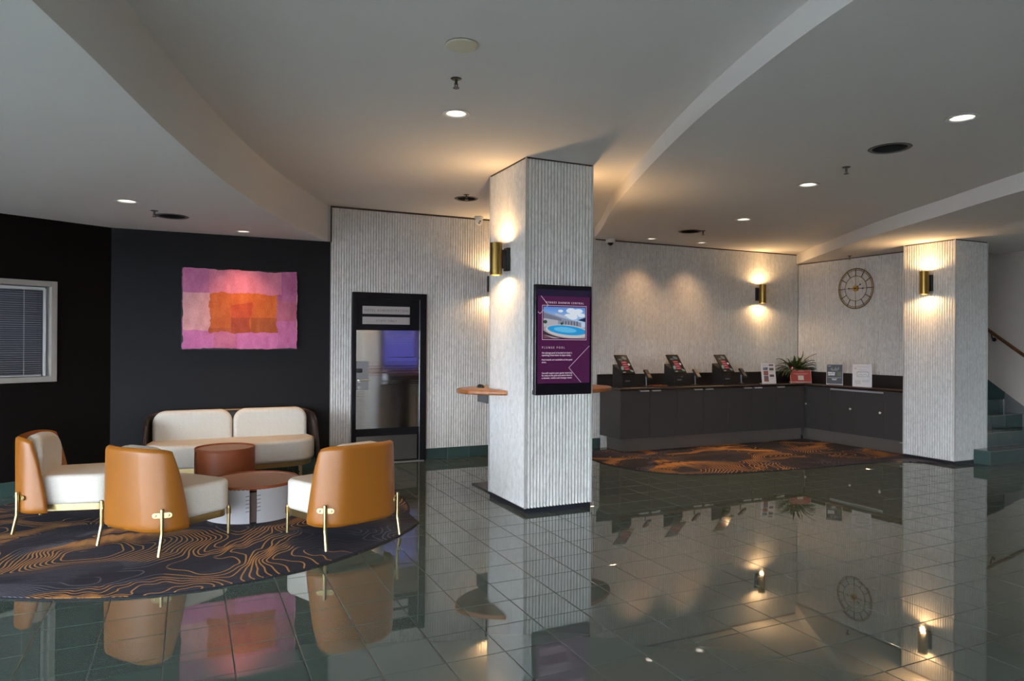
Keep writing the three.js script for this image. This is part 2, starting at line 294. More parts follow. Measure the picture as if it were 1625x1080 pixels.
// clock wall
const wallClock = structure('wall_clock_side', 'fluted return wall carrying the round clock');
part('wall_core', box(9.162, 9.27, 0, HC, ZB, -6.2), M.backing, wallClock);
{ const f = part('fluted_panel', fluted(0, 2.27, 0, HF - 0.014, 0.0327, 0.016, 3.3), M.fluted, wallClock); f.position.set(9.1615, 0, ZB); f.rotation.y = -Math.PI / 2;
  f.position.z = ZB; part('edge_strip', box(9.146, 9.16, HF - 0.014, HF, ZB + 0.01, -6.2), M.darkStrip, wallClock); }
// street pavement outside
const pave = structure('ground_outside', 'street pavement outside the glazing');
part('pavement', merge([box(-30, XL - 0.1, -0.12, -0.06, -30, 30), box(XL - 0.1, 30, -0.12, -0.06, ZF + 0.1, 30)]), M.paving, pave);

// ---------------------------------------------------------------- columns
function column(label, x0, x1, z0, z1, h, plinthIn) {
  const cx = (x0 + x1) / 2, cz = (z0 + z1) / 2, w = x1 - x0, d = z1 - z0;
  const c = thing('column', label, 'column', [cx, 0, cz]);
  part('plinth', box(-w / 2 + 0.006, w / 2 - 0.006, 0, 0.05, -d / 2 + 0.006, d / 2 - 0.006), M.plinth, c, 'black recessed plinth');
  part('core', box(-w / 2 + 0.011, w / 2 - 0.011, 0.045, h, -d / 2 + 0.011, d / 2 - 0.011), M.backing, c);
  for (const [len, off, turn, o] of [[w, d / 2, 0, 0.3], [d, w / 2, Math.PI / 2, 1.1], [w, d / 2, Math.PI, 2.2], [d, w / 2, -Math.PI / 2, 3.1]]) {
    const f = part('fluted_panel', fluted(-len / 2, len / 2, 0.045, h - 0.012, 0.0327, 0.016, o + x0), M.fluted, c); f.rotation.y = turn; f.position.set(Math.sin(turn) * (off - 0.0135), 0, Math.cos(turn) * (off - 0.0135));
  }
  for (const [sx, sz] of [[-1, -1], [1, -1], [1, 1], [-1, 1]]) part('corner_bead', box(sx * w / 2 - 0.006, sx * w / 2 + 0.006, 0.045, h, sz * d / 2 - 0.006, sz * d / 2 + 0.006), std(lin(0.50, 0.49, 0.46), 0.5), c);
  part('top_strip', box(-w / 2 - 0.002, w / 2 + 0.002, h - 0.012, h, -d / 2 - 0.002, d / 2 + 0.002), M.darkStrip, c);  // thin dark strip where the column meets the ceiling
  return c;
}
column('tall pale fluted column carrying a purple display screen', 2.66, 3.335, -6.25, -5.458, HC);
column('pale fluted column between the reception counter and the stairs', 8.627, 9.269, -6.21, -5.528, HF);

// ---------------------------------------------------------------- floor: glazed tiles on a grout bed
const floor = structure('floor', 'glossy green tiled floor');
part('grout_bed', box(XL, XR, -0.12, -0.0025, ZB - 0.2, ZF), M.grout, floor);
{
  const T = 0.30, g = 0.0022, r = rng(99), S = T / 2 - g, c = 0.0016;
  const geo = (() => { const a = S, b = S - c, y0 = -0.010, y1 = -0.0014, y2 = 0, p = [], n = [], u = [];
    const quad = (A, B, C, D, N) => { for (const q of [A, B, C, A, C, D]) { p.push(...q); n.push(...N); u.push(q[0] / T + 0.5, q[2] / T + 0.5); } };
    quad([-b, y2, b], [b, y2, b], [b, y2, -b], [-b, y2, -b], [0, 1, 0]);
    for (const [dx, dz] of [[0, 1], [1, 0], [0, -1], [-1, 0]]) { const tx = dz, tz = -dx, q = (s, o, y) => [dx * o + tx * s * o, y, dz * o + tz * s * o];
      quad(q(-1, a, y1), q(1, a, y1), q(1, b, y2), q(-1, b, y2), [dx * 0.7, 0.7, dz * 0.7]); quad(q(-1, a, y0), q(1, a, y0), q(1, a, y1), q(-1, a, y1), [dx, 0, dz]); }
    const G = new THREE.BufferGeometry(); G.setAttribute('position', new THREE.Float32BufferAttribute(p, 3)); G.setAttribute('normal', new THREE.Float32BufferAttribute(n, 3)); G.setAttribute('uv', new THREE.Float32BufferAttribute(u, 2)); return G; })();
  const variants = [0, 1, 2, 3].map(k => { const G = geo.clone(), uv = G.attributes.uv, ox = r(), oy = r(); for (let i = 0; i < uv.count; i++) uv.setXY(i, uv.getX(i) * 0.45 + ox, uv.getY(i) * 0.45 + oy); return G; });
  const all = [];
  for (let x = 0.20 - 0.30 * 20.5; x < XR; x += T) for (let z = -3.075 + 0.15 - 0.30 * 18; z < ZF; z += T) {
    if (x < XL + 0.1 || z > ZF - 0.1) continue;
    const v = new THREE.Vector3(x, 0, z), q = v.clone().project(camera), depth = v.clone().sub(camera.position).dot(fwd);
    const seen = depth > 0.5 && Math.abs(q.x) < 1.04 && Math.abs(q.y) < 1.08;
    const hidden = (Math.hypot(x, z + 6.5) < 1.75) || (x > 2.7 && x < 3.3 && z < -5.5 && z > -6.2) || z < -8.45;
    all.push({ x, z, depth, rank: seen && !hidden ? depth : 100 + depth, k: Math.floor(r() * 4), m: Math.floor(r() * 4), rx: (r() - 0.5) * 0.0024, rz: (r() - 0.5) * 0.0024, turn: Math.floor(r() * 4) });
  }
  all.sort((p, q) => p.rank - q.rank);
  const rest = [];
  all.forEach((t, i) => {
    const e = new THREE.Euler(t.rx, t.turn * Math.PI / 2, t.rz, 'XZY');
    if (i < 300) { const m = part(i ? 'tile_' + String(i).padStart(3, '0') : 'tile', variants[t.k], tileMats[t.m], floor); m.position.set(t.x, 0, t.z); m.rotation.copy(e); }
    else rest.push(variants[t.k].clone().applyMatrix4(new THREE.Matrix4().compose(new THREE.Vector3(t.x, 0, t.z), new THREE.Quaternion().setFromEuler(e), new THREE.Vector3(1, 1, 1))));
  });
  const f = part('tile_field', mergeGeometries(rest), tileMats[0], floor); f.userData.kind = 'stuff';
}
// skirting tiles
function skirting(name, label, len, place, start = 0) {
  const g = place(structure(name, label)); const r = rng(len * 100 | 0); let x = start, k = 0;
  part('grout', box(start, len, 0.001, 0.139, 0.0005, 0.007), M.groutPale, g);
  for (; x < len - 0.02; x += 0.30, k++) part(k ? 'tile_' + String(k).padStart(3, '0') : 'tile', rboxAt(x + 0.0015, Math.min(len, x + 0.2985), 0.001, 0.141, 0.001, 0.011, 0.0015), skirtMats[Math.floor(r() * 3)], g);
  return g;
}
skirting('baseboard_back', 'dark green glazed tile skirting right of the office door', 2.6, g => { g.position.set(DX1 - 0.005, 0, ZB); return g; }, 0.0);
skirting('baseboard_sofa', 'dark green glazed tile skirting behind the sofa', 2.28, g => { g.position.set(-0.74, 0, ZB); return g; });
skirting('baseboard_left', 'dark green glazed tile skirting under the office window', 3.1, g => { leftFrame(g); g.rotation.y += Math.PI; g.position.x += -3.1 * Math.cos(LW); g.position.z += 3.1 * Math.sin(LW); return g; });

// ---------------------------------------------------------------- rugs
function rug(outline, mat, label, pos = 0) {
  const t = thing('rug', label, 'rug');
  const uvScale = g => { const p = g.attributes.position, u = g.attributes.uv; for (let i = 0; i < p.count; i++) u.setXY(i, (p.getX(i) + 2.1 + pos) / 3.6, -(p.getZ(i) + 0.4 + pos * 0.7) / 3.6); return g; };
  const cx = outline.reduce((s, p) => s + p[0], 0) / outline.length, cz = outline.reduce((s, p) => s + p[1], 0) / outline.length;
  const inner = outline.map(([x, z]) => { const l = Math.hypot(x - cx, z - cz); return [x + (cx - x) * 0.018 / l, z + (cz - z) * 0.018 / l]; });
  part('border', plan(outline, 0.001, 0.008), M.carpetEdge, t, 'dark bound edge');
  part('pile', uvScale(plan(inner, 0.003, 0.011)), mat, t, 'navy pile with flowing orange and grey lines');
  return t;
}
const frontArc = spline([[-1.75, -5.55], [-1.35, -5.12], [-0.977, -4.877], [-0.646, -4.708], [-0.321, -4.595], [0.01, -4.559], [0.365, -4.603], [0.767, -4.729], [1.266, -5.038], [1.599, -5.358], [1.735, -5.54]], 60);
const backArc = []; for (let a = 0; a <= 40; a++) { const t = 0.36 - (a / 40) * 3.05; backArc.push([1.86 * Math.cos(t), -6.5 + 1.86 * Math.sin(t)]); }
rug([...frontArc, ...backArc.filter(p => p[1] < -5.75)], M.carpet, 'round navy rug with flowing orange and grey lines under the lounge chairs');
rug([...spline([[4.72, -7.95], [4.68, -7.6], [4.665, -7.308], [4.74, -6.88], [4.93, -6.54], [5.2, -6.32], [5.574, -6.215], [5.996, -6.15], [6.432, -6.096], [6.917, -6.069], [7.462, -6.06], [7.995, -6.02], [8.371, -5.882], [8.52, -5.72], [8.61, -5.59]], 70), [8.615, -6.2], [8.79, -6.24], [8.79, -7.98], [5.42, -7.98], [5.3, -8.25], [4.95, -8.2]], M.carpet, 'curved navy and orange rug along the foot of the reception counter', 1.3);

// ---------------------------------------------------------------- office door
{
  const d = structure('door_1', 'black framed staff door faced with stainless steel');
  const z0 = ZB - 0.011, f = 0.055;
  for (const [a, b, c, e] of [[DX0, DX0 + 0.045, 0, DH], [DX1 - 0.085, DX1, 0, DH], [DX0 + 0.045, DX1 - 0.085, DH - 0.075, DH]]) part('frame', rboxAt(a, b, c, e, z0, ZB + 0.045, 0.004), M.alu, d);
  part('leaf', box(DX0 + 0.045, DX1 - 0.085, 0.012, DH - 0.075, z0, ZB + 0.016), M.alu, d, 'black painted door leaf');
  part('kick_plate', rboxAt(DX0 + 0.055, 2.610, 0.03, 0.335, ZB + 0.016, ZB + 0.020, 0.001), phys(lin(0.30, 0.28, 0.26), 0.3, { metalness: 1 }), d, 'scuffed steel kick plate');
  const face = box(DX0 + 0.047, 2.634, 0.43, 1.632, ZB + 0.016, ZB + 0.020); { const p = face.attributes.position, u = face.attributes.uv; for (let i = 0; i < p.count; i++) u.setXY(i, p.getX(i) / 1.3, p.getY(i) / 1.3); }
  part('steel_sheet', face, M.steel, d, 'mirror-like stainless steel facing');
  part('seal', box(2.636, 2.652, 0, DH - 0.075, ZB + 0.016, ZB + 0.030), M.chromeDull, d);
  part('threshold', box(DX0 + 0.02, DX1 - 0.03, 0.0, 0.010, ZB + 0.0, ZB + 0.05), M.chromeDull, d);
  const lp = part('lock_plate', rboxAt(1.842, 1.99, 0.90, 1.254, ZB + 0.020, ZB + 0.024, 0.0015), M.steelPlain, d, 'brushed steel lock plate');
  part('card_reader', rboxAt(1.842, 1.912, 1.115, 1.165, ZB + 0.022, ZB + 0.055, 0.012), M.black, lp, 'black card reader');
  part('lever', merge([cyl(0.027, 0.012, 0, 0, 0, 24).rotateX(Math.PI / 2).translate(1.874, 1.022, ZB + 0.030), rod([1.874, 1.022, ZB + 0.03], [1.874, 1.022, ZB + 0.075], 0.010), rod([1.870, 1.022, ZB + 0.072], [1.992, 1.030, ZB + 0.072], 0.009)]), M.chrome, lp, 'steel lever handle');
  part('lock_cylinder', merge([cyl(0.024, 0.008, 0, 0, 0, 24).rotateX(Math.PI / 2).translate(1.880, 0.935, ZB + 0.028), cyl(0.010, 0.012, 0, 0, 0, 16).rotateX(Math.PI / 2).translate(1.880, 0.935, ZB + 0.030)]), M.chrome, lp);
  const plate = (txt, y0, y1, lab, name) => {
    const t = canvasTex(768, 128, (c, w, h) => { c.fillStyle = '#a8a29e'; c.fillRect(0, 0, w, h); c.fillStyle = '#55514f'; c.font = '54px sans-serif'; c.textAlign = 'center'; c.textBaseline = 'middle'; const s = txt.split('').join('\u200a'); c.fillText(s, w / 2, h / 2 + 4); });
    const o = thing('door_sign', lab, 'sign', [2.2115, (y0 + y1) / 2, ZB + 0.0165]);
    part('plate', rbox(0.594, y1 - y0, 0.004, 0.001).translate(0, 0, 0.002), std(lin(0.38, 0.36, 0.35), 0.4), o);
    part('lettering', new THREE.PlaneGeometry(0.590, y1 - y0 - 0.004).translate(0, 0, 0.0046), std(0xffffff, 0.45, { map: t }), o, txt.toLowerCase());
  };
  plate('HOTEL ADMINISTRATION', 1.832, 1.928, 'grey plate reading HOTEL ADMINISTRATION on the staff door');
  plate('STAFF ONLY', 1.707, 1.797, 'grey plate reading STAFF ONLY on the staff door');
}

// ---------------------------------------------------------------- painting: blocks of pink and orange
{
  const x0 = -0.062, x1 = 1.134, y0 = 1.408, y1 = 2.285, W = 1024, H = 752, r = rng(61), n = noise2(62), n2 = noise2(63);
  const edge = (t, s, a) => a * (n(t * 9, s) - 0.5) + a * 0.6 * (n(t * 34, s + 5) - 0.5);
  const tex = dataTex(W, H, (i, j) => {
    const u = i / W, v = j / H;                      // v up
    const brush = (n2(u * 26, v * 9) - 0.5) * 20 + (n2(u * 140, v * 60) - 0.5) * 14;
    let c;
    const inX0 = 0.225 + edge(v, 1, 0.02), inX1 = 0.822 + edge(v, 2, 0.02), inY0 = 0.205 + edge(u, 3, 0.03), inY1 = 0.705 + edge(u, 4, 0.03);
    if (u > inX0 && u < inX1 && v > inY0 && v < inY1) {
      c = [196, 96, 42];
      if (u > 0.41 && u < 0.585 + edge(v, 6, 0.03)) c = v < 0.40 + edge(u, 7, 0.02) ? [168, 68, 40] : v < 0.55 + 0.25 * (u - 0.41) ? [194, 76, 42] : [204, 98, 42];
      else if (u >= 0.585) c = v < 0.40 ? [172, 84, 40] : [200, 98, 38]; else if (v < 0.26) c = [178, 84, 44];
    } else if (u <= inX0 + 0.002 && v > 0.225 + edge(u, 8, 0.02) && v < 0.70) c = [222, 160, 162];
    else if (v >= inY1 && u < 0.86) c = u < 0.22 ? [196, 110, 152] : [212, 122, 148];
    else if (u >= inX1) c = v > 0.62 ? [178, 94, 136] : v > 0.36 ? [182, 98, 122] : [190, 104, 152];
    else c = u > 0.26 && u < 0.46 ? [200, 108, 142] : [208, 116, 170];
    return c.map(q => Math.max(0, Math.min(255, q * 0.97 + brush)));
  });
  const outline = []; const N = 60;
  for (let k = 0; k < N; k++) outline.push([x0 + (x1 - x0) * k / N, y0 + edge(k / N, 20, 0.018)]);
  for (let k = 0; k < N; k++) outline.push([x1 + edge(k / N, 21, 0.018), y0 + (y1 - y0) * k / N]);
  for (let k = 0; k < N; k++) outline.push([x1 - (x1 - x0) * k / N, y1 + edge(k / N, 22, 0.018)]);
  for (let k = 0; k < N; k++) outline.push([x0 + edge(k / N, 23, 0.018), y1 - (y1 - y0) * k / N]);
  const g = new THREE.ExtrudeGeometry(new THREE.Shape(outline.map(p => new THREE.Vector2(...p))), { depth: 0.018, bevelEnabled: true, bevelSize: 0.003, bevelThickness: 0.003, bevelSegments: 2 });
  const p = g.attributes.position, u = g.attributes.uv; for (let i = 0; i < p.count; i++) u.setXY(i, (p.getX(i) - x0) / (x1 - x0), (p.getY(i) - y0) / (y1 - y0));
  const cx = (x0 + x1) / 2, cy = (y0 + y1) / 2;
  const t = thing('painting', 'abstract painting of pink blocks around an orange centre above the sofa', 'painting', [cx, cy, ZB + 0.004]);
  part('canvas', g.translate(-cx, -cy, 0.030), std(0xffffff, 0.7, { map: tex }), t, 'rough edged painted sheet');
  part('backing_board', rbox(x1 - x0 + 0.03, y1 - y0 + 0.03, 0.028, 0.003).translate(0, 0, 0.014), M.black, t, 'black backing board');
}

// ---------------------------------------------------------------- lounge chairs and sofa
function puffy(fn, nu, nv, T, power = 14) {    // closed upholstered sheet about fn(u, v) -> {p, n}
  const pos = [], uv = [], idx = [];
  for (const side of [1, -1]) { const b = pos.length / 3;
    for (let j = 0; j <= nv; j++) for (let i = 0; i <= nu; i++) {
      let u = i / nu * 2 - 1, v = j / nv * 2 - 1; u = Math.sin(u * Math.PI / 2) * 0.35 + u * 0.65; v = Math.sin(v * Math.PI / 2) * 0.35 + v * 0.65;
      const { p, n } = fn(u, v), h = T / 2 * Math.sqrt(Math.max(0, 1 - Math.abs(u) ** power)) * Math.sqrt(Math.max(0, 1 - Math.abs(v) ** power));
      pos.push(p[0] + n[0] * h * side, p[1] + n[1] * h * side, p[2] + n[2] * h * side); uv.push((u + 1) / 2, (v + 1) / 2);
    }
    for (let j = 0; j < nv; j++) for (let i = 0; i < nu; i++) { const a = b + j * (nu + 1) + i, c = a + nu + 1; if (side > 0) idx.push(a, a + 1, c, a + 1, c + 1, c); else idx.push(a, c, a + 1, a + 1, c, c + 1); }
  }
  const g = new THREE.BufferGeometry(); g.setAttribute('position', new THREE.Float32BufferAttribute(pos, 3)); g.setAttribute('uv', new THREE.Float32BufferAttribute(uv, 2)); g.setIndex(idx); g.computeVertexNormals(); return g;
}
// U-shaped plan path: s is the distance from the middle of the back; half width hw, corner radius cr, back at zb
function uPath(s, hw, cr, zb, bow) {
  const sg = Math.sign(s) || 1, a = Math.abs(s), L0 = hw - cr, L1 = cr * Math.PI / 2;
  let x, z, nx, nz;
  if (a < L0) { x = a; z = zb; nx = 0; nz = -1; }
  else if (a < L0 + L1) { const t = (a - L0) / cr; x = L0 + cr * Math.sin(t); z = zb + cr - cr * Math.cos(t); nx = Math.sin(t); nz = -Math.cos(t); }
  else { x = hw; z = zb + cr + (a - L0 - L1); nx = 1; nz = 0; }
  const q = Math.min(1, a / hw); z -= bow * 0.5 * (1 + Math.cos(Math.PI * q));
  return { x: x * sg, z, nx: nx * sg, nz };
}
function shell(hw, cr, zb, bow, y0, y1, sBot, sTop, T, lean, ease = 1.3, topDrop = 0) {
  return puffy((u, v) => {
    const w = (v + 1) / 2, sm = sBot + (sTop - sBot) * Math.pow(w, ease), q = uPath(u * sm, hw - 0.03 * w, cr, zb, bow), e = Math.abs(u) ** 6;
    let y = y0 + (y1 - y0) * w - topDrop * Math.max(0, (Math.abs(u) - 0.55) / 0.45) ** 1.6 * w;
    y -= (w > 0.7 ? (w - 0.7) / 0.3 : 0) * 0.030 * e;
    return { p: [q.x, y, q.z - lean * w], n: [q.nx, 0, q.nz] };
  }, 72, 26, T, 22);
}
function cushionBlock(w, h, d, rTop, rBot, bevel, curve = 0) {   // upright cushion, back at z = 0, base at y = 0
  const s = roundRect(-w / 2 + bevel, w / 2 - bevel, bevel, h - bevel, [rBot, rBot, rTop, rTop]);
  const g = new THREE.ExtrudeGeometry(s, { depth: d - 2 * bevel, bevelEnabled: true, bevelSize: bevel, bevelThickness: bevel, bevelSegments: 6, curveSegments: 16, steps: 1 });
  g.translate(0, 0, bevel); const p = g.attributes.position;
  for (let i = 0; i < p.count; i++) p.setZ(i, p.getZ(i) + curve * (p.getX(i) / (w / 2)) ** 2);
  g.computeVertexNormals(); return g;
}
function seatPlan(hw, z0, z1, rf, bow = 0) {
  const s = [], n = 12; s.push([-hw + 0.05, z0], [hw - 0.05, z0]);
  for (let k = 0; k <= n; k++) { const t = k / n * Math.PI / 2; s.push([hw - rf + rf * Math.cos(t), z1 - rf + rf * Math.sin(t)]); }
  for (let k = 0; k <= n; k++) { const t = Math.PI / 2 + k / n * Math.PI / 2; s.push([-hw + rf + rf * Math.cos(t), z1 - rf + rf * Math.sin(t)]); }
  const dens = []; for (let k = 0; k < s.length; k++) { const a = s[k], b = s[(k + 1) % s.length], m = Math.max(1, Math.ceil(Math.hypot(b[0] - a[0], b[1] - a[1]) / 0.06)); for (let q = 0; q < m; q++) dens.push([a[0] + (b[0] - a[0]) * q / m, a[1] + (b[1] - a[1]) * q / m]); }
  return bow ? dens.map(([x, z]) => [x, z + (z > z0 + 0.05 ? bow * (1 - (x / hw) ** 2) * Math.min(1, (z - z0) / (z1 - z0)) : 0)]) : dens;
}
function rearLeg(t, x, z, base, brass) {         // brass rod with a bolted plate on the rounded corner
  const a = Math.atan2(x, -z), ux = Math.sin(a) , uz = -Math.cos(a), k = Math.SQRT1_2, sx = Math.sign(x);
  const l = part('leg', merge([rod([x, 0.135, z], [x, 0.320, z], 0.0125), rod([x, 0.142, z], [base[0], 0.0, base[1]], 0.0125), new THREE.SphereGeometry(0.0126, 14, 10).translate(x, 0.138, z)]), M.brass, t, 'slim brass leg');
  const g = new THREE.ExtrudeGeometry(roundRect(-0.062, 0.062, -0.018, 0.018, [0.0179, 0.0179, 0.0179, 0.0179]), { depth: 0.004, bevelEnabled: true, bevelSize: 0.0015, bevelThickness: 0.0015, bevelSegments: 2 });
  const p = part('mounting_plate', g, M.brass, l, 'brass mounting plate'); p.rotation.y = sx * 3 * Math.PI / 4; p.position.set(x - sx * k * 0.020, 0.275, z + k * 0.020);
  for (const o of [-0.042, 0.042]) { const b = part('bolt', new THREE.SphereGeometry(0.0085, 14, 8).scale(1, 1, 0.5), M.brass, l); b.rotation.y = p.rotation.y; b.position.set(x - sx * k * 0.013 + o * Math.cos(p.rotation.y), 0.275, z + k * 0.013 - o * Math.sin(p.rotation.y)); }
}
function makeChair(label) {
  const t = thing('lounge_chair', label, 'chair', [0, 0, 0], 0, 'tan lounge chairs around the drum tables');
  part('back_shell', shell(0.334, 0.17, -0.308, 0.018, 0.150, 0.732, 0.490, 0.355, 0.046, 0.012), M.leatherTan, t, 'tan leather shell');
  part('back_cushion', cushionBlock(0.54, 0.352, 0.125, 0.13, 0.03, 0.045, 0.045).translate(0, 0.375, -0.297), M.fabric, t, 'cream back cushion');
  part('seat', plan(seatPlan(0.306, -0.265, 0.362, 0.12), 0.195, 0.425, { bevel: 0.035, seg: 6 }), M.fabric, t, 'cream upholstered seat');
  part('band', plan(seatPlan(0.290, -0.22, 0.345, 0.11), 0.148, 0.198), M.brass, t, 'brass base band');
  for (const s of [-1, 1]) {
    rearLeg(t, s * 0.312, -0.289, [s * 0.316, -0.316]);
    part('leg', merge([cyl(0.0125, 0.215, s * 0.276, 0.1075, 0.330, 16), rboxAt(s * 0.276 - 0.014, s * 0.276 + 0.014, 0.150, 0.198, 0.316, 0.344, 0.004)]), M.brass, t, 'slim brass leg');
  }
  return t;
}
const chair0 = makeChair('tan leather lounge chair with its back to the screen column');
function putChair(o, x, z, fx, fz) { o.position.set(x * 0.9905, 0.0145, z * 0.9905); o.rotation.set(0, Math.atan2(fx, fz), 0); }
function copyChair(label) { const c = chair0.clone(); c.name = numbered('lounge_chair'); c.userData = { label, category: 'chair', group: chair0.userData.group }; scene.add(c); return c; }
// right chair: rear legs (.915,-5.08) (1.50,-5.28), facing (-.36,-.93)
putChair(chair0, 1.086, -5.467, -0.345, -0.939);
putChair(copyChair('tan leather lounge chair turned towards the grey low drum table, between the other two chairs'), -0.145, -5.835, 0.76, -0.65);
putChair(copyChair('tan leather lounge chair in front of the blind-covered office window'), -0.866, -6.741, 0.99, 0.12);

{ // two-seat sofa
  const t = thing('sofa', 'cream two-seat sofa in a dark brown leather shell under the painting', 'sofa', [0.445, 0.011, -8.02]);
  part('back_shell', shell(0.875, 0.20, -0.335, 0.02, 0.150, 0.725, 1.30, 1.16, 0.05, 0.01, 1.0, 0.10), M.leatherBrown, t, 'dark brown leather shell');
  for (const s of [-1, 1]) part('back_cushion', cushionBlock(0.785, 0.375, 0.13, 0.09, 0.03, 0.045, 0.0).translate(s * 0.396, 0.36, -0.315), M.fabric, t, 'cream back cushion');
  part('seat', plan(seatPlan(0.845, -0.30, 0.20, 0.24, 0.10), 0.185, 0.425, { bevel: 0.04, seg: 6 }), M.fabric, t, 'cream bowed seat');
  part('band', plan(seatPlan(0.81, -0.28, 0.17, 0.22, 0.10), 0.135, 0.188), M.brass, t, 'brass base band');
  for (const [x, z] of [[-0.68, 0.10], [0.68, 0.10], [-0.72, -0.26], [0.72, -0.26]]) part('leg', cyl(0.014, 0.14, x, 0.07, z, 16), M.brass, t);
}

// ---------------------------------------------------------------- drum tables
function drum(name, label, pos, R, H, shellMat, rimMat, topMat, gapAngle, gapW, n) {
  const t = thing(name, label, 'table', [pos[0], 0.011, pos[1]]);
  const half = gapW / 2 / R, th = 0.016, seg = 72, outline = [];
  const a0 = gapAngle + half, a1 = gapAngle - half + Math.PI * 2;
  for (let k = 0; k <= seg; k++) { const a = a0 + (a1 - a0) * k / seg; outline.push([R * Math.sin(a), R * Math.cos(a)]); }
  for (let k = seg; k >= 0; k--) { const a = a0 + (a1 - a0) * k / seg; outline.push([(R - th) * Math.sin(a), (R - th) * Math.cos(a)]); }
  const g = plan(outline, 0, H - 0.012); { const p = g.attributes.position; const nn = g.attributes.normal; for (let i = 0; i < p.count; i++) if (Math.abs(nn.getY(i)) < 0.5) { const r = Math.hypot(p.getX(i), p.getZ(i)); if (Math.abs(r - R) < 0.002 && Math.abs(nn.getX(i) * p.getX(i) + nn.getZ(i) * p.getZ(i)) > 0.5 * r) nn.setXYZ(i, p.getX(i) / r, 0, p.getZ(i) / r); } }
  part('drum_shell', g, shellMat, t);
  part('core', cyl(R - th - 0.02, H - 0.05, 0, (H - 0.05) / 2, 0, 48), M.drumCore, t, 'brown inner core behind the open slot');
  part('rim', lathe([[R - 0.016, H - 0.030], [R - 0.001, H - 0.030], [R + 0.001, H - 0.014], [R + 0.001, H - 0.004], [R - 0.002, H], [R - 0.008, H], [R - 0.012, H - 0.004], [R - 0.016, H - 0.016]], 72), rimMat, t, 'leather bound rim');
  part('top', cyl(R - 0.013, 0.012, 0, H - 0.020, 0, 64), topMat, t, 'recessed smooth top');
  for (let k = 0; k < n; k++) for (const s of [-1, 1]) { const y = H * (0.34 + 0.42 * k / (n - 1)), a = gapAngle + s * half, b = gapAngle + s * (half + 0.030 / R); part('lacing', rod([(R + 0.001) * Math.sin(a), y, (R + 0.001) * Math.cos(a)], [(R + 0.001) * Math.sin(b), y + s * 0.004, (R + 0.001) * Math.cos(b)], 0.0022, 8), M.black, t, 'black stitch'); }
  return t;
}
drum('drum_table', 'tall rust leather drum table in front of the sofa', [0.328, -7.355], 0.275, 0.45, M.leatherRust, M.leatherRust, M.drumTop, -1.28, 0.03, 6);
drum('drum_table', 'low grey leather drum table with a laced slot between the chairs', [0.506, -6.408], 0.385, 0.295, M.leatherGrey, M.leatherRust, M.drumTop, -0.06, 0.056, 5);

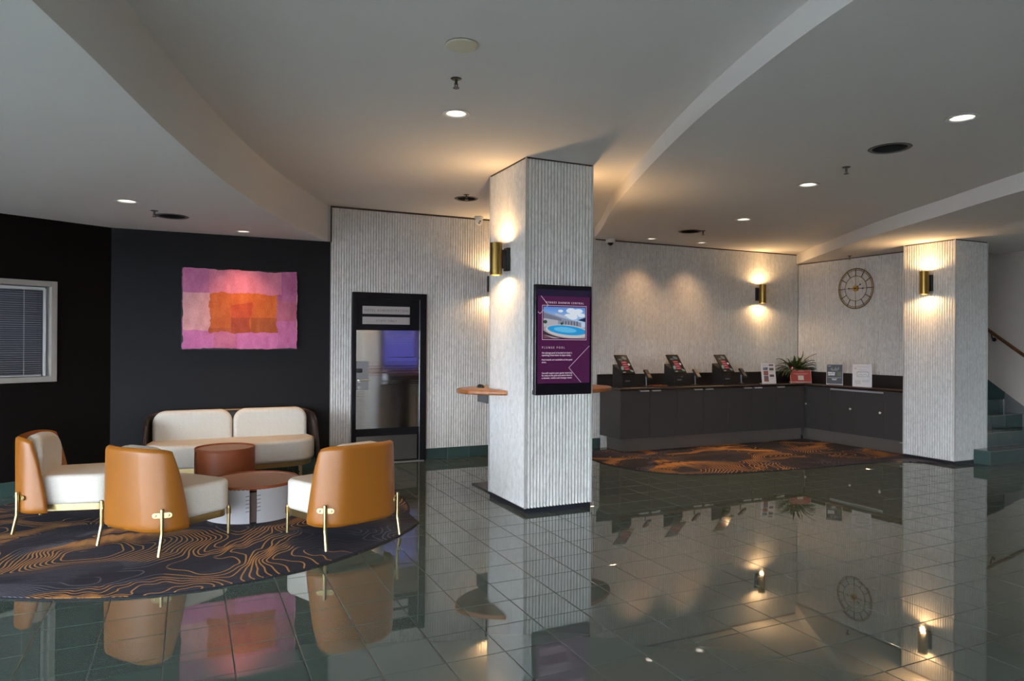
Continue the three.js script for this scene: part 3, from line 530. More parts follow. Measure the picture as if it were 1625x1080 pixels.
// ---------------------------------------------------------------- display screen on the column
{
  const x0 = 2.733, x1 = 3.304, y0 = 1.035, y1 = 2.004, z = -5.458, W = 576, H = 976;
  const tex = canvasTex(W, H, (c) => {
    c.fillStyle = '#0f0b14'; c.fillRect(0, 0, W, H);
    c.fillStyle = '#241a34'; c.fillRect(0, 34, W, 60);
    c.fillStyle = '#4c1d46'; c.fillRect(14, 94, W - 28, 786);
    c.strokeStyle = '#c9b4c4'; c.lineWidth = 5; c.beginPath(); c.moveTo(48, 94); c.lineTo(122, 176); c.lineTo(38, 254); c.lineTo(16, 238); c.stroke();
    c.fillStyle = '#d7c7d4'; c.font = 'bold 24px sans-serif'; c.textAlign = 'center'; c.fillText('RYDGES DARWIN CENTRAL'.split('').join('\u200a\u200a'), 296, 160);
    c.strokeStyle = '#d9c8d6'; c.lineWidth = 4; c.strokeRect(62, 178, 462, 308);
    // poolside picture
    const px = 74, py = 190, pw = 438, ph = 284; c.save(); c.beginPath(); c.rect(px, py, pw, ph); c.clip();
    const sky = c.createLinearGradient(0, py, 0, py + 150); sky.addColorStop(0, '#5d8fd8'); sky.addColorStop(1, '#b9d0ee'); c.fillStyle = sky; c.fillRect(px, py, pw, 190);
    c.fillStyle = '#dfe8f4'; for (const [x, y, r] of [[360, 222, 34], [400, 236, 40], [440, 224, 30], [330, 268, 26], [380, 278, 34], [250, 226, 18], [470, 262, 26]]) { c.beginPath(); c.ellipse(x, y, r * 1.5, r * 0.7, 0, 0, 7); c.fill(); }
    c.fillStyle = '#8d93a6'; c.beginPath(); c.moveTo(px, 232); c.lineTo(260, 286); c.lineTo(470, 330); c.lineTo(470, 372); c.lineTo(px, 374); c.fill();
    c.fillStyle = '#b3b2bc'; c.fillRect(px, 296, 150, 74); c.fillStyle = '#74788c'; c.beginPath(); c.moveTo(px, 244); c.lineTo(260, 296); c.lineTo(260, 316); c.lineTo(px, 292); c.fill();
    c.fillStyle = '#b9bcc8'; c.beginPath(); c.moveTo(196, 262); c.lineTo(196, 246); c.lineTo(318, 276); c.lineTo(318, 292); c.fill();
    c.fillStyle = '#5b5c6e'; for (const x of [270, 300, 330, 360, 390, 420]) c.fillRect(x, 318, 12, 50);
    c.fillStyle = '#a39aa0'; c.fillRect(px, 372, pw, 110);
    c.fillStyle = '#c7c3c4'; c.beginPath(); c.ellipse(330, 408, 235, 58, 0.08, 0, 7); c.fill();
    c.fillStyle = '#2f9ad8'; c.beginPath(); c.ellipse(320, 400, 205, 42, 0.08, 0, 7); c.fill();
    c.fillStyle = '#66bdec'; c.beginPath(); c.ellipse(300, 396, 120, 24, 0.08, 0, 7); c.fill();
    c.fillStyle = '#3f2b3c'; c.beginPath(); c.moveTo(px, 404); c.quadraticCurveTo(180, 470, 360, 474); c.lineTo(280, 480); c.lineTo(px, 440); c.fill(); c.fillStyle = '#6d4b58'; c.beginPath(); c.moveTo(px, 440); c.lineTo(190, 480); c.lineTo(px, 480); c.fill();
    c.fillStyle = '#1f2f52'; c.beginPath(); c.moveTo(432, 306); c.lineTo(512, 282); c.lineTo(512, 322); c.fill(); c.fillStyle = '#2f4f3a'; c.beginPath(); c.ellipse(92, 326, 20, 16, 0, 0, 7); c.fill(); c.beginPath(); c.ellipse(262, 340, 12, 12, 0, 0, 7); c.fill();
    c.restore();
    c.strokeStyle = '#c4aabf'; c.lineWidth = 5; c.beginPath(); c.moveTo(560, 540); c.lineTo(340, 740); c.lineTo(470, 876); c.stroke();
    c.textAlign = 'left'; c.fillStyle = '#e0d2dd'; c.font = '25px sans-serif'; c.fillText('PLUNGE POOL'.split('').join('\u200a\u200a\u200a'), 58, 566);
    c.font = 'bold 20px sans-serif'; const L = (s, y) => c.fillText(s, 58, y, 318);
    L('Our plunge pool is located on level 1,', 612); L('opening from 6am to 8pm daily.', 634); L('Pool towels are available at the pool', 674); L('area.', 696);
    L('You will require your guest room key', 794); L('for entry to the pool area where there is', 816); L('a shower, toilet and change room.', 838);
  });
  const t = thing('display_screen', 'portrait purple information screen mounted on the fluted column', 'screen', [(x0 + x1) / 2, (y0 + y1) / 2, z + 0.004]);
  part('housing', rbox(x1 - x0, y1 - y0, 0.045, 0.006).translate(0, 0, 0.0225), M.blackGloss, t, 'black screen housing');
  part('screen', new THREE.PlaneGeometry(x1 - x0 - 0.016, y1 - y0 - 0.016).translate(0, 0, 0.0456), std(0x050505, 0.25, { emissiveMap: tex, emissive: 0xffffff, emissiveIntensity: 0.85 }), t, 'lit purple page about the plunge pool');
  part('side_bracket', rboxAt(-0.295, -0.283, -0.478, -0.44, 0.006, 0.03, 0.003), M.black, t);
  const l = new THREE.RectAreaLight(lin(0.5, 0.25, 0.5), 0.10, 0.55, 0.95); l.position.set(0, 0, 0.048); l.rotation.y = Math.PI; t.add(l);
}

{
  const tex = canvasTex(288, 488, (c, W, H) => { c.fillStyle = '#0f0c1c'; c.fillRect(0, 0, W, H); c.fillStyle = '#4848a0'; c.fillRect(7, 20, W - 14, 420); c.strokeStyle = '#b8a8c8'; c.lineWidth = 5; c.strokeRect(32, 60, 224, 160); c.fillStyle = '#6a70c8'; c.fillRect(36, 64, 216, 152); c.fillStyle = '#34347c'; c.fillRect(36, 150, 216, 66); });
  const t = thing('display_screen', 'blue lit portrait screen on the back of the column, mirrored in the steel door', 'screen', [3.0, 1.52, -6.254], Math.PI);
  part('housing', rbox(0.571, 0.969, 0.045, 0.006).translate(0, 0, 0.0225), M.blackGloss, t, 'black screen housing');
  part('screen', new THREE.PlaneGeometry(0.555, 0.953).translate(0, 0, 0.0456), std(0x050505, 0.25, { emissiveMap: tex, emissive: 0xffffff, emissiveIntensity: 1.3 }), t, 'lit blue page');
  const l = new THREE.RectAreaLight(lin(0.2, 0.2, 0.6), 0.12, 0.55, 0.95); l.position.set(0, 0, 0.048); l.rotation.y = Math.PI; t.add(l);
}

// ---------------------------------------------------------------- oval bar table wrapped around the column
{
  const cx = 3.15, cz = -6.2, a = 0.83, b = 0.48, X0 = 2.652, X1 = 3.343, Z0 = -6.302, y0 = 1.008, y1 = 1.05;
  const zAt = x => cz + b * Math.sqrt(Math.max(0, 1 - ((x - cx) / a) ** 2)), pts = [];
  const tR = Math.atan2((zAt(X1) - cz) / b, (X1 - cx) / a), tL = Math.atan2((zAt(X0) - cz) / b, (X0 - cx) / a);
  for (let k = 0; k <= 90; k++) { const t = tR - (tR + 2 * Math.PI - tL) * k / 90; pts.push([cx + a * Math.cos(t), cz + b * Math.sin(t)]); }
  pts.push([X0, Z0], [X1, Z0]);
  const t = thing('bar_table', 'oval wooden standing table wrapped round the back of the fluted column', 'table', [cx, 0, -6.5]);
  const top = plan(pts, y0, y1, { bevel: 0.014, bevelSize: 0.012, seg: 4 }).translate(-cx, 0, 6.5); { const p = top.attributes.position, u = top.attributes.uv; for (let i = 0; i < p.count; i++) u.setXY(i, p.getX(i) / 1.2, p.getZ(i) / 0.6); }
  part('table_top', top, M.wood, t, 'honey timber top');
  part('apron', rboxAt(2.70 - cx, 3.30 - cx, 0.885, y0, -6.66 + 6.5, -6.32 + 6.5, 0.004), M.black, t, 'black apron box');
  part('post', rboxAt(2.92 - cx, 3.08 - cx, 0.012, 0.885, -6.55 + 6.5, -6.39 + 6.5, 0.006), M.black, t);
  part('base_plate', rboxAt(2.712 - cx, 3.29 - cx, 0.0, 0.012, -6.83 + 6.5, -6.27 + 6.5, 0.002), M.black, t, 'flat black base plate');
  const m = thing('cordless_mouse', 'small black rounded mouse on the oval bar table against the column', 'mouse', [2.60, y1, -6.33]);
  part('shell', new THREE.SphereGeometry(0.035, 20, 12, 0, Math.PI * 2, 0, Math.PI / 2).scale(1.05, 1.0, 1.5), M.black, m);
  part('wheel', cyl(0.006, 0.006, 0, 0, 0, 12).rotateZ(Math.PI / 2).translate(0, 0.032, 0.02), M.chromeDull, m);
  const n = thing('notepad', 'yellow notepad lying on the oval bar table right of the column', 'notepad', [3.475, y1, -5.98]);
  part('pages', rbox(0.15, 0.016, 0.10, 0.002).translate(0, 0.008, 0), std(lin(0.62, 0.46, 0.03), 0.7), n); part('cover', rbox(0.152, 0.004, 0.102, 0.001).translate(0, 0.018, 0), std(lin(0.66, 0.50, 0.04), 0.5), n);
}

// ---------------------------------------------------------------- wall lights
function sconce(label, pos, turn) {    // local +z points away from the wall
  const t = thing('wall_light', label, 'wall light', pos, turn, 'brass up-and-down wall lights');
  const R = 0.054, L = 0.292, o = 0.125;
  part('shade', lathe([[R - 0.003, -L / 2], [R, -L / 2], [R, L / 2], [R - 0.003, L / 2], [R - 0.003, -L / 2]], 40).translate(0, 0, o), M.brassDark, t, 'brass cylinder shade');
  part('back_plate', rboxAt(-0.038, 0.038, -0.105, 0.105, 0.0, 0.034, 0.004), M.black, t, 'black back plate');
  part('arm', rboxAt(-0.024, 0.024, -0.085, 0.085, 0.034, o - R + 0.004, 0.003), M.black, t);
  part('lamp_holder', cyl(R - 0.006, L - 0.05, 0, 0, o, 32), M.black, t);
  for (const s of [-1, 1]) {
    part('lamp', cyl(R - 0.004, 0.006, 0, s * (L / 2 - 0.020), o, 32), M.sconceGlow, t, 'warm glowing lamp face');
    const l = new THREE.SpotLight(WARM, SCONCE_CD, 0, 1.50, 0.35, 2); l.position.set(0, s * (L / 2 - 0.014), o); l.target.position.set(0, s * 2, o); l.castShadow = true; l.shadow.radius = 1.2; t.add(l, l.target);
  }
  return t;
}
sconce('brass wall light on the side of the screen column, above the oval table', [2.66, 2.254, -5.815], -Math.PI / 2);
sconce('brass wall light on the far side of the screen column, facing reception', [3.335, 2.254, -5.815], Math.PI / 2);
sconce('brass wall light half hidden behind the column, on the wall right of the staff door', [3.60, 2.26, ZB], 0);
sconce('brass wall light on the wall above the reception counter', [8.25, 2.283, ZB], 0);
sconce('brass wall light on the column beside the clock wall', [8.627, 2.283, -5.845], -Math.PI / 2);

// ---------------------------------------------------------------- ceiling fittings
function downlight(label, x, z, h, r, power, cone, tx = 0, tz = 0) {
  const t = thing('downlight', label, 'downlight', [x, h, z], 0, 'recessed ceiling downlights');
  part('trim_ring', lathe([[r - 0.004, 0.07], [r - 0.004, 0.004], [r, -0.004], [r + 0.022, -0.005], [r + 0.026, 0], [r, 0], [r, 0.07]], 40), M.white, t, 'white trim ring');
  part('housing', cyl(r, 0.01, 0, 0.075, 0, 32), M.white, t);
  const g = part('lamp', lathe([[0, -0.002], [r * 0.66, -0.002], [r * 0.70, 0.010], [r * 0.70, 0.06], [0, 0.06]], 32), M.lampGlow, t, 'bright lamp face'); g.position.y = 0.014;
  const l = new THREE.SpotLight(LAMP, power, 0, cone, 0.75, 2); l.position.set(0, 0.006, 0); l.target.position.set(tx, -2, tz); l.castShadow = true; l.shadow.radius = 1.8; t.add(l, l.target);
}
const o = openings;
downlight('single recessed downlight in the high ceiling before the screen column', ...o.central[0].slice(0, 2), HC, 0.074, DOWN_CD * 0.8, 0.75);
downlight('recessed downlight in the low ceiling over the lounge chairs, beside a sprinkler', ...o.left[0].slice(0, 2), HL, 0.074, DOWN_CD * 0.5, 0.75);
downlight('recessed downlight washing the pink painting', ...o.left[1].slice(0, 2), HL, 0.064, DOWN_CD * 1.2, 0.78);
downlight('largest recessed downlight beside a black ceiling vent', ...o.right[0].slice(0, 2), HR, 0.074, DOWN_CD, 0.75);
downlight('recessed downlight between a sprinkler and the reception counter', ...o.right[2].slice(0, 2), HR, 0.074, DOWN_CD, 0.75);
downlight('recessed downlight over the reception rug', ...o.right[3].slice(0, 2), HR, 0.074, DOWN_CD, 0.75);
downlight('recessed downlight over the kiosk next to the oval table, washing the fluted wall', ...o.right[5].slice(0, 2), HR, 0.059, DOWN_CD * 1.05, 0.82);
downlight('recessed downlight over the reception kiosks, second from the camera dome, washing the fluted wall', ...o.right[6].slice(0, 2), HR, 0.059, DOWN_CD * 1.05, 0.82);
function vent(label, x, z, h, r) {
  const t = thing('ceiling_vent', label, 'vent', [x, h, z], 0, 'round black ceiling vents');
  part('rim', lathe([[r - 0.003, 0.09], [r - 0.003, 0.003], [r, -0.004], [r + 0.020, -0.006], [r + 0.028, 0], [r, 0], [r, 0.09]], 48), std(lin(0.10, 0.095, 0.09), 0.5), t, 'grey rim');
  part('duct', lathe([[r - 0.004, 0.0], [r - 0.004, 0.09], [0, 0.09]], 48), std(lin(0.006, 0.006, 0.006), 0.8, { side: THREE.DoubleSide }), t, 'black throat');
  part('baffle', lathe([[0, 0.045], [r * 0.30, 0.045], [r * 0.34, 0.055], [0, 0.06]], 32), std(lin(0.05, 0.05, 0.05), 0.5), t);
  part('baffle_arm', rboxAt(-r + 0.006, r - 0.006, 0.056, 0.062, -0.006, 0.006, 0.002), M.black, t);
}
vent('round black ceiling vent above the wall right of the staff door', ...o.central[1].slice(0, 2), HC, 0.108);
vent('round black ceiling vent over the lounge beside a sprinkler', ...o.left[2].slice(0, 2), HL, 0.122);
vent('large round black ceiling vent between two downlights', ...o.right[1].slice(0, 2), HR, 0.122);
vent('round black ceiling vent above the reception kiosks', ...o.right[4].slice(0, 2), HR, 0.122);
function sprinkler(label, x, z, h) {
  const t = thing('sprinkler', label, 'sprinkler', [x, h, z], 0, 'ceiling fire sprinklers'), m = std(lin(0.10, 0.095, 0.09), 0.4, { metalness: 0.6 });
  part('escutcheon', lathe([[0, -0.004], [0.026, -0.006], [0.034, 0], [0, 0]], 24), m, t);
  part('body', merge([cyl(0.009, 0.034, 0, -0.02, 0, 12), rod([-0.010, -0.03, 0], [-0.008, -0.055, 0], 0.003, 8), rod([0.010, -0.03, 0], [0.008, -0.055, 0], 0.003, 8)]), m, t);
  part('deflector', cyl(0.020, 0.003, 0, -0.057, 0, 16), m, t);
}
sprinkler('fire sprinkler in the high ceiling between the round cover plate and the downlight', 1.482, -4.031, HC);
sprinkler('fire sprinkler beside the vent near the staff door', 2.76, -7.16, HC);
sprinkler('fire sprinkler beside the vent over the lounge', -0.293, -7.168, HL);
sprinkler('fire sprinkler between a large vent and a downlight', 4.95, -4.084, HR);
sprinkler('fire sprinkler beside the vent above the reception kiosks', 6.10, -7.22, HR);
sprinkler('fire sprinkler in the lowest ceiling above the round clock', 8.93, -7.30, HF);
{ const t = thing('ceiling_cover_plate', 'round cream cover plate with screws on the high ceiling', 'cover plate', [1.339, HC, -3.556]);
  part('disc', lathe([[0, -0.012], [0.080, -0.012], [0.088, -0.008], [0.090, 0], [0, 0]], 40), M.cream, t);
  for (const a of [0.3, 2.4, 4.5]) part('screw', cyl(0.005, 0.003, 0.074 * Math.cos(a), -0.013, 0.074 * Math.sin(a), 10), M.chromeDull, t); }
{ const t = thing('security_camera', 'white turret security camera above the wall right of the staff door', 'camera', [3.40, HC, ZB + 0.11]);
  part('base', lathe([[0, -0.03], [0.052, -0.03], [0.058, -0.02], [0.058, 0], [0, 0]], 32), M.white, t);
  part('ball', new THREE.SphereGeometry(0.050, 28, 18).translate(0, -0.060, 0), M.white, t);
  const f = part('face', cyl(0.038, 0.006, 0, 0, 0, 28).rotateX(Math.PI / 2), M.white, t); f.position.set(-0.012, -0.073, 0.046); f.rotation.set(0.35, -0.25, 0);
  for (const [x, y] of [[0.006, 0.010], [-0.004, -0.014]]) { const l = part('lens', cyl(0.0095, 0.008, 0, 0, 0, 16).rotateX(Math.PI / 2).translate(x, y, 0.002), M.blackGloss, f); } }
{ const t = thing('security_camera', 'white dome security camera at the end of the reception wall', 'camera', [5.42, HR, ZB + 0.09]);
  part('base', lathe([[0, -0.055], [0.060, -0.055], [0.066, -0.045], [0.066, 0], [0, 0]], 32), M.white, t);
  part('dome', new THREE.SphereGeometry(0.042, 28, 14, 0, Math.PI * 2, Math.PI / 2, Math.PI / 2).translate(0, -0.054, 0), M.blackGloss, t); }

// ---------------------------------------------------------------- reception counter
const ZD = -7.93, ZK = -8.0, XD = 8.72, XK = 8.80, CT = 0.885, CB = 0.845;
function cabinetRow(name, label, x0, x1, cuts, handleSide) {       // faces +z, local origin at its base front left
  const t = thing(name, label, 'cabinet', [x0, 0, ZK], 0, 'charcoal cabinets under the long reception worktop'), w = x1 - x0 - 0.002;
  part('carcass', box(0, w, 0.188, CB, ZB - ZK + 0.012, ZD - ZK - 0.019), M.cabinet, t);
  part('toe_kick', box(cuts.kick ?? 0, w, 0.0, 0.186, ZB - ZK + 0.03, 0), M.kick, t, 'brushed grey toe kick');
  for (let k = 0; k + 1 < cuts.length; k++) {
    const a = cuts[k] - x0 + 0.0015, b = cuts[k + 1] - x0 - 0.0035, d = part('door', rboxAt(a, b, 0.190, CB - 0.006, ZD - ZK - 0.018, ZD - ZK, 0.0015), M.cabinet, t, 'flat charcoal door');
    const hs = handleSide[k], hx0 = hs > 0 ? b - 0.165 : a + 0.03, hx1 = hx0 + 0.145;
    part('edge_pull', merge([box(hx0, hx1, CB - 0.006, CB - 0.003, ZD - ZK - 0.016, ZD - ZK + 0.018), box(hx0, hx1, CB - 0.017, CB - 0.003, ZD - ZK + 0.015, ZD - ZK + 0.018)]), M.pull, d, 'slim pale metal edge pull');
  }
  return t;
}
const dx = [5.307, 5.786, 6.254, 6.717, 7.18, 7.648, 8.107, 8.717];
const cornerCuts = [dx[6], dx[7]]; const firstCuts = [dx[0], dx[1], dx[2]]; firstCuts.kick = 0.11;
cabinetRow('reception_cabinet', 'charcoal double cabinet at the open end of the reception counter', dx[0], dx[2], firstCuts, [1, -1]);
cabinetRow('reception_cabinet', 'charcoal double cabinet under the middle kiosk', dx[2], dx[4], [dx[2], dx[3], dx[4]], [1, -1]);
cabinetRow('reception_cabinet', 'charcoal double cabinet under the leaflet stand', dx[4], dx[6], [dx[4], dx[5], dx[6]], [1, -1]);
cabinetRow('reception_cabinet', 'charcoal single cabinet in the inner corner of the reception counter', dx[6], dx[7], cornerCuts, [-1]);
function cabinetSide(label, z0, z1, doors, inset) {                 // faces -x
  const t = thing('side_cabinet', label, 'cabinet', [XK, 0, z0], 0, 'charcoal cabinets below the clock'), L = z1 - z0 - 0.002;
  part('carcass', box(XD - XK + 0.019, 9.142 - XK, 0.188, CB, 0, L), M.cabinet, t);
  part('toe_kick', box(0, 0.3, 0, 0.186, z0 < -7.9 ? -0.10 : 0, L), M.kick, t, 'brushed grey toe kick');
  doors.forEach(([a, b, knob]) => {
    const d = part('door', rboxAt(XD - XK, XD - XK + 0.018, 0.190, CB - (inset ? 0.035 : 0.006), a - z0 + 0.0015, b - z0 - 0.0025, 0.0015), M.cabinet, t, 'flat charcoal door');
    if (knob) part('knob', merge([cyl(0.008, 0.016, 0, 0, 0, 14).rotateZ(Math.PI / 2).translate(XD - XK - 0.008, knob[0], knob[1] - z0), new THREE.SphereGeometry(0.0165, 18, 12).scale(0.7, 1, 1).translate(XD - XK - 0.020, knob[0], knob[1] - z0)]), M.pull, d, 'small round pale metal knob');
  });
  if (inset) part('light_strip', box(XD - XK + 0.001, XD - XK + 0.018, CB - 0.033, CB - 0.012, 0.004, L - 0.004), std(lin(0.45, 0.45, 0.46), 0.5), t, 'pale metal strip above the doors');
  return t;
}
cabinetSide('charcoal single cabinet with a round knob next to the inner corner', -7.927, -7.461, [[-7.927, -7.461, [0.565, -7.90]]], false);
cabinetSide('charcoal double cabinet with round knobs under a pale strip', -7.461, -6.578, [[-7.461, -7.057, [0.555, -7.095]], [-7.057, -6.578, [0.545, -6.615]]], true);
{ const t = cabinetSide('plain charcoal end panel of the counter beside the column', -6.578, -6.215, [[-6.578, -6.215, null]], false);
  part('cable_outlet', rboxAt(-0.012, 0.001, 0.075, 0.150, 0.24, 0.34, 0.002), M.black, t, 'black cable outlet');
  part('outlet_cover', rboxAt(-0.016, 0.001, 0.155, 0.160, 0.20, 0.28, 0.001), M.white, t); }
{ // L-shaped worktop with a rounded nose, and the dark upstand
  const t = thing('reception_worktop', 'glossy dark mahogany L-shaped worktop of the reception counter', 'worktop', [5.27, CB, -8.2]);
  const pts = [[5.28, ZB + 0.003], [5.28, ZD + 0.03], [XD - 0.03, ZD + 0.03], [XD - 0.03, -6.215], [9.147, -6.215], [9.147, ZB + 0.003]];
  const g = plan(pts, CB, CT, { bevel: 0.016, bevelSize: 0.014, seg: 4 }).translate(-5.27, -CB, 8.2); { const p = g.attributes.position, u = g.attributes.uv; for (let i = 0; i < p.count; i++) u.setXY(i, p.getX(i) / 1.6, p.getZ(i) / 0.8); }
  part('slab', g, M.mahogany, t);
}
single('splashback', box(5.262, 9.13, CT, 1.046, ZB + 0.003, ZB + 0.021), M.splash, 'long dark upstand behind the kiosks on the reception worktop', 'splashback');
single('splashback', box(9.129, 9.147, CT, 1.05, ZB + 0.021, -6.215), M.splash, 'dark upstand below the clock behind the notices', 'splashback');
// self check-in kiosks and card terminals
const kioskPage = canvasTex(256, 380, (c, W, H) => {
  c.fillStyle = '#1c1b1b'; c.fillRect(0, 0, W, H);
  { c.fillStyle = '#6f7a7c'; c.beginPath(); c.ellipse(170, 60, 50, 34, 0.4, 0, 7); c.fill(); c.fillStyle = '#59686a'; c.beginPath(); c.ellipse(80, 90, 44, 22, 0, 0, 7); c.fill();
    c.fillStyle = '#b23a48'; for (let k = 0; k < 4; k++) c.fillRect(70, 128 + k * 48, 120, 38); c.fillStyle = '#e6b9bd'; for (let k = 0; k < 4; k++) c.fillRect(95, 143 + k * 48, 70, 7);
    c.fillStyle = '#8ba59b'; c.beginPath(); c.ellipse(45, 270, 28, 46, 0.5, 0, 7); c.fill(); c.beginPath(); c.ellipse(215, 330, 34, 20, 0.5, 0, 7); c.fill(); c.fillStyle = '#e9e6e0'; c.beginPath(); c.arc(214, 196, 22, 0, 7); c.fill(); c.fillRect(20, 350, 60, 10); }
});
M.kioskScreen = phys(0x0a0a0a, 0.16, { emissive: 0xffffff, emissiveMap: kioskPage, emissiveIntensity: 0.5 });
function kiosk(label, x, z) {
  const t = thing('checkin_kiosk', label, 'kiosk', [x, CT + 0.0035, z], 0, 'check-in kiosks on the reception worktop');
  const prof = new THREE.Shape([[-0.24, 0], [0, 0], [0, 0.115], [-0.03, 0.165], [-0.10, 0.235], [-0.24, 0.300]].map(p => new THREE.Vector2(...p)));
  part('body', new THREE.ExtrudeGeometry(prof, { depth: 0.15, bevelEnabled: true, bevelSize: 0.003, bevelThickness: 0.003, bevelSegments: 2 }).rotateY(-Math.PI / 2).translate(0.075, 0, 0), M.black, t, 'black wedge body');
  part('printer_slot', rboxAt(-0.03, 0.045, 0.072, 0.092, 0.001, 0.008, 0.002), std(lin(0.12, 0.12, 0.14), 0.4), t);
  const s = part('display', rbox(0.215, 0.335, 0.014, 0.004), M.blackGloss, t, 'tilted portrait touch display'); s.rotation.x = -0.70; s.position.set(0.012, 0.305, -0.082);
  part('screen_face', new THREE.PlaneGeometry(0.20, 0.318).translate(0, 0, 0.0074), M.kioskScreen, s, 'touch screen with red menu buttons');
}
kiosk('black check-in kiosk at the open end of the counter', 5.475, -8.03);
kiosk('black check-in kiosk in the middle of the three, red menu on its screen', 6.385, -8.06);
kiosk('black check-in kiosk next to the leaflet stand, red menu on its screen', 7.275, -8.06);
function terminal(label, x) {
  const t = thing('card_terminal', label, 'card terminal', [x, CT, -8.13], 0, 'card payment terminals beside the kiosks');
  part('foot', rbox(0.075, 0.010, 0.09, 0.003).translate(0, 0.005, 0), M.black, t);
  part('stand', rod([0, 0.008, 0], [0, 0.135, -0.01], 0.010), std(lin(0.16, 0.17, 0.18), 0.35, { metalness: 0.7 }), t, 'grey metal stand');
  const b = part('reader', rbox(0.078, 0.165, 0.032, 0.008), M.black, t, 'tilted black reader'); b.position.set(0.015, 0.165, 0.01); b.rotation.set(-0.75, 0.12, 0);
  part('reader_screen', rbox(0.056, 0.062, 0.002, 0.001).translate(0, 0.036, 0.0165), phys(lin(0.10, 0.11, 0.13), 0.15), b); part('keypad', rbox(0.056, 0.060, 0.002, 0.001).translate(0, -0.038, 0.0165), std(lin(0.13, 0.12, 0.11), 0.5), b);
}
terminal('card terminal on a stand beside the kiosk at the open end of the counter', 5.87);
terminal('card terminal on a stand right of the middle kiosk', 6.74);
terminal('card terminal on a stand right of the kiosk next to the leaflets', 7.62);
{ const t = thing('counter_tray', 'low dark tray on the worktop between the end kiosk and the middle kiosk', 'tray', [6.02, CT, -8.05]);
  part('tray_base', rbox(0.22, 0.006, 0.13, 0.002).translate(0, 0.003, 0), M.mahogany, t); part('tray_lip', rboxAt(-0.11, 0.11, 0.004, 0.018, 0.055, 0.065, 0.003), M.leatherRust, t); part('tray_lip', rboxAt(-0.11, 0.11, 0.004, 0.018, -0.065, -0.055, 0.003), M.leatherRust, t); }
// acrylic notices
function notice(name, label, x, z, turn, w, h, lean, tex, rim) {
  const t = thing(name, label, 'notice', [x, CT, z], turn, 'notices standing on the reception worktop');
  const b = part('holder', rbox(w, h, 0.006, 0.002).translate(0, h / 2, 0), rim, t, 'upright holder'); b.rotation.x = -lean; b.position.y = 0.002;
  part('sheet', new THREE.PlaneGeometry(w - 0.012, h - 0.012).translate(0, h / 2, 0.0034), std(0xffffff, 0.45, { map: tex }), b, 'printed sheet');
  part('foot', rbox(w, 0.004, 0.075, 0.001).translate(0, 0.002, -0.035), rim, t);
}
const acryl = std(lin(0.70, 0.70, 0.70), 0.3);
notice('leaflet_stand', 'white sheet of small pictures in two columns standing on the worktop', 8.08, -8.03, -0.28, 0.235, 0.310, 0.16, canvasTex(300, 400, (c, W, H) => {
  c.fillStyle = '#d8d6d6'; c.fillRect(0, 0, W, H); c.fillStyle = '#a9a9b4'; c.fillRect(24, 28, 120, 10); c.fillStyle = '#4d5a78'; c.fillRect(34, 76, 104, 56); c.fillStyle = '#93a3b4'; c.fillRect(40, 84, 60, 18); c.fillStyle = '#96594c'; c.fillRect(40, 150, 104, 96); c.fillStyle = '#5a5a86'; c.fillRect(44, 254, 100, 34); c.fillStyle = '#7d5a50'; c.fillRect(44, 288, 100, 84); c.fillStyle = '#5d4a46'; c.fillRect(168, 18, 100, 28); c.fillStyle = '#55504c'; c.fillRect(172, 90, 96, 52); c.fillStyle = '#5c4f50'; c.fillRect(172, 226, 96, 50); c.fillStyle = '#b0aeb0'; for (const y of [60, 160, 174, 300, 316]) c.fillRect(172, y, 80, 5); }), acryl);
notice('red_notice', 'red landscape card in a white holder in front of the fern', 8.86, -8.13, -0.45, 0.335, 0.195, 0.22, canvasTex(420, 240, (c, W, H) => { c.fillStyle = '#a8413c'; c.fillRect(0, 0, W, H); c.fillStyle = '#d9a39d'; c.textAlign = 'center'; c.fillRect(150, 20, 130, 7); c.fillRect(60, 66, 300, 8); c.fillRect(110, 86, 200, 7); c.fillStyle = '#d8cfc6'; c.fillRect(150, 112, 118, 96); c.fillStyle = '#8f3a36'; c.fillRect(24, 206, 40, 20); }), std(lin(0.66, 0.60, 0.56), 0.3));
notice('event_poster', 'dark poster with bold white lettering on the worktop below the clock', 8.86, -7.50, -0.92, 0.228, 0.305, 0.12, canvasTex(300, 400, (c, W, H) => { c.fillStyle = '#35343a'; c.fillRect(0, 0, W, H); c.fillStyle = '#75706e'; c.beginPath(); c.moveTo(60, 100); c.lineTo(100, 60); c.lineTo(130, 110); c.lineTo(170, 40); c.lineTo(190, 90); c.lineTo(230, 36); c.lineTo(240, 90); c.lineTo(200, 130); c.lineTo(100, 130); c.fill(); c.fillStyle = '#4c5c3c'; c.fillRect(200, 150, 80, 90); c.fillStyle = '#d4d2d2'; c.fillRect(20, 30, 60, 8); for (const [x, y, w] of [[22, 156, 88], [116, 158, 42], [28, 196, 42], [74, 194, 80]]) c.fillRect(x, y, w, 32); c.fillRect(20, 268, 260, 5); c.fillRect(90, 290, 110, 8); c.fillRect(105, 306, 80, 16); }), acryl);
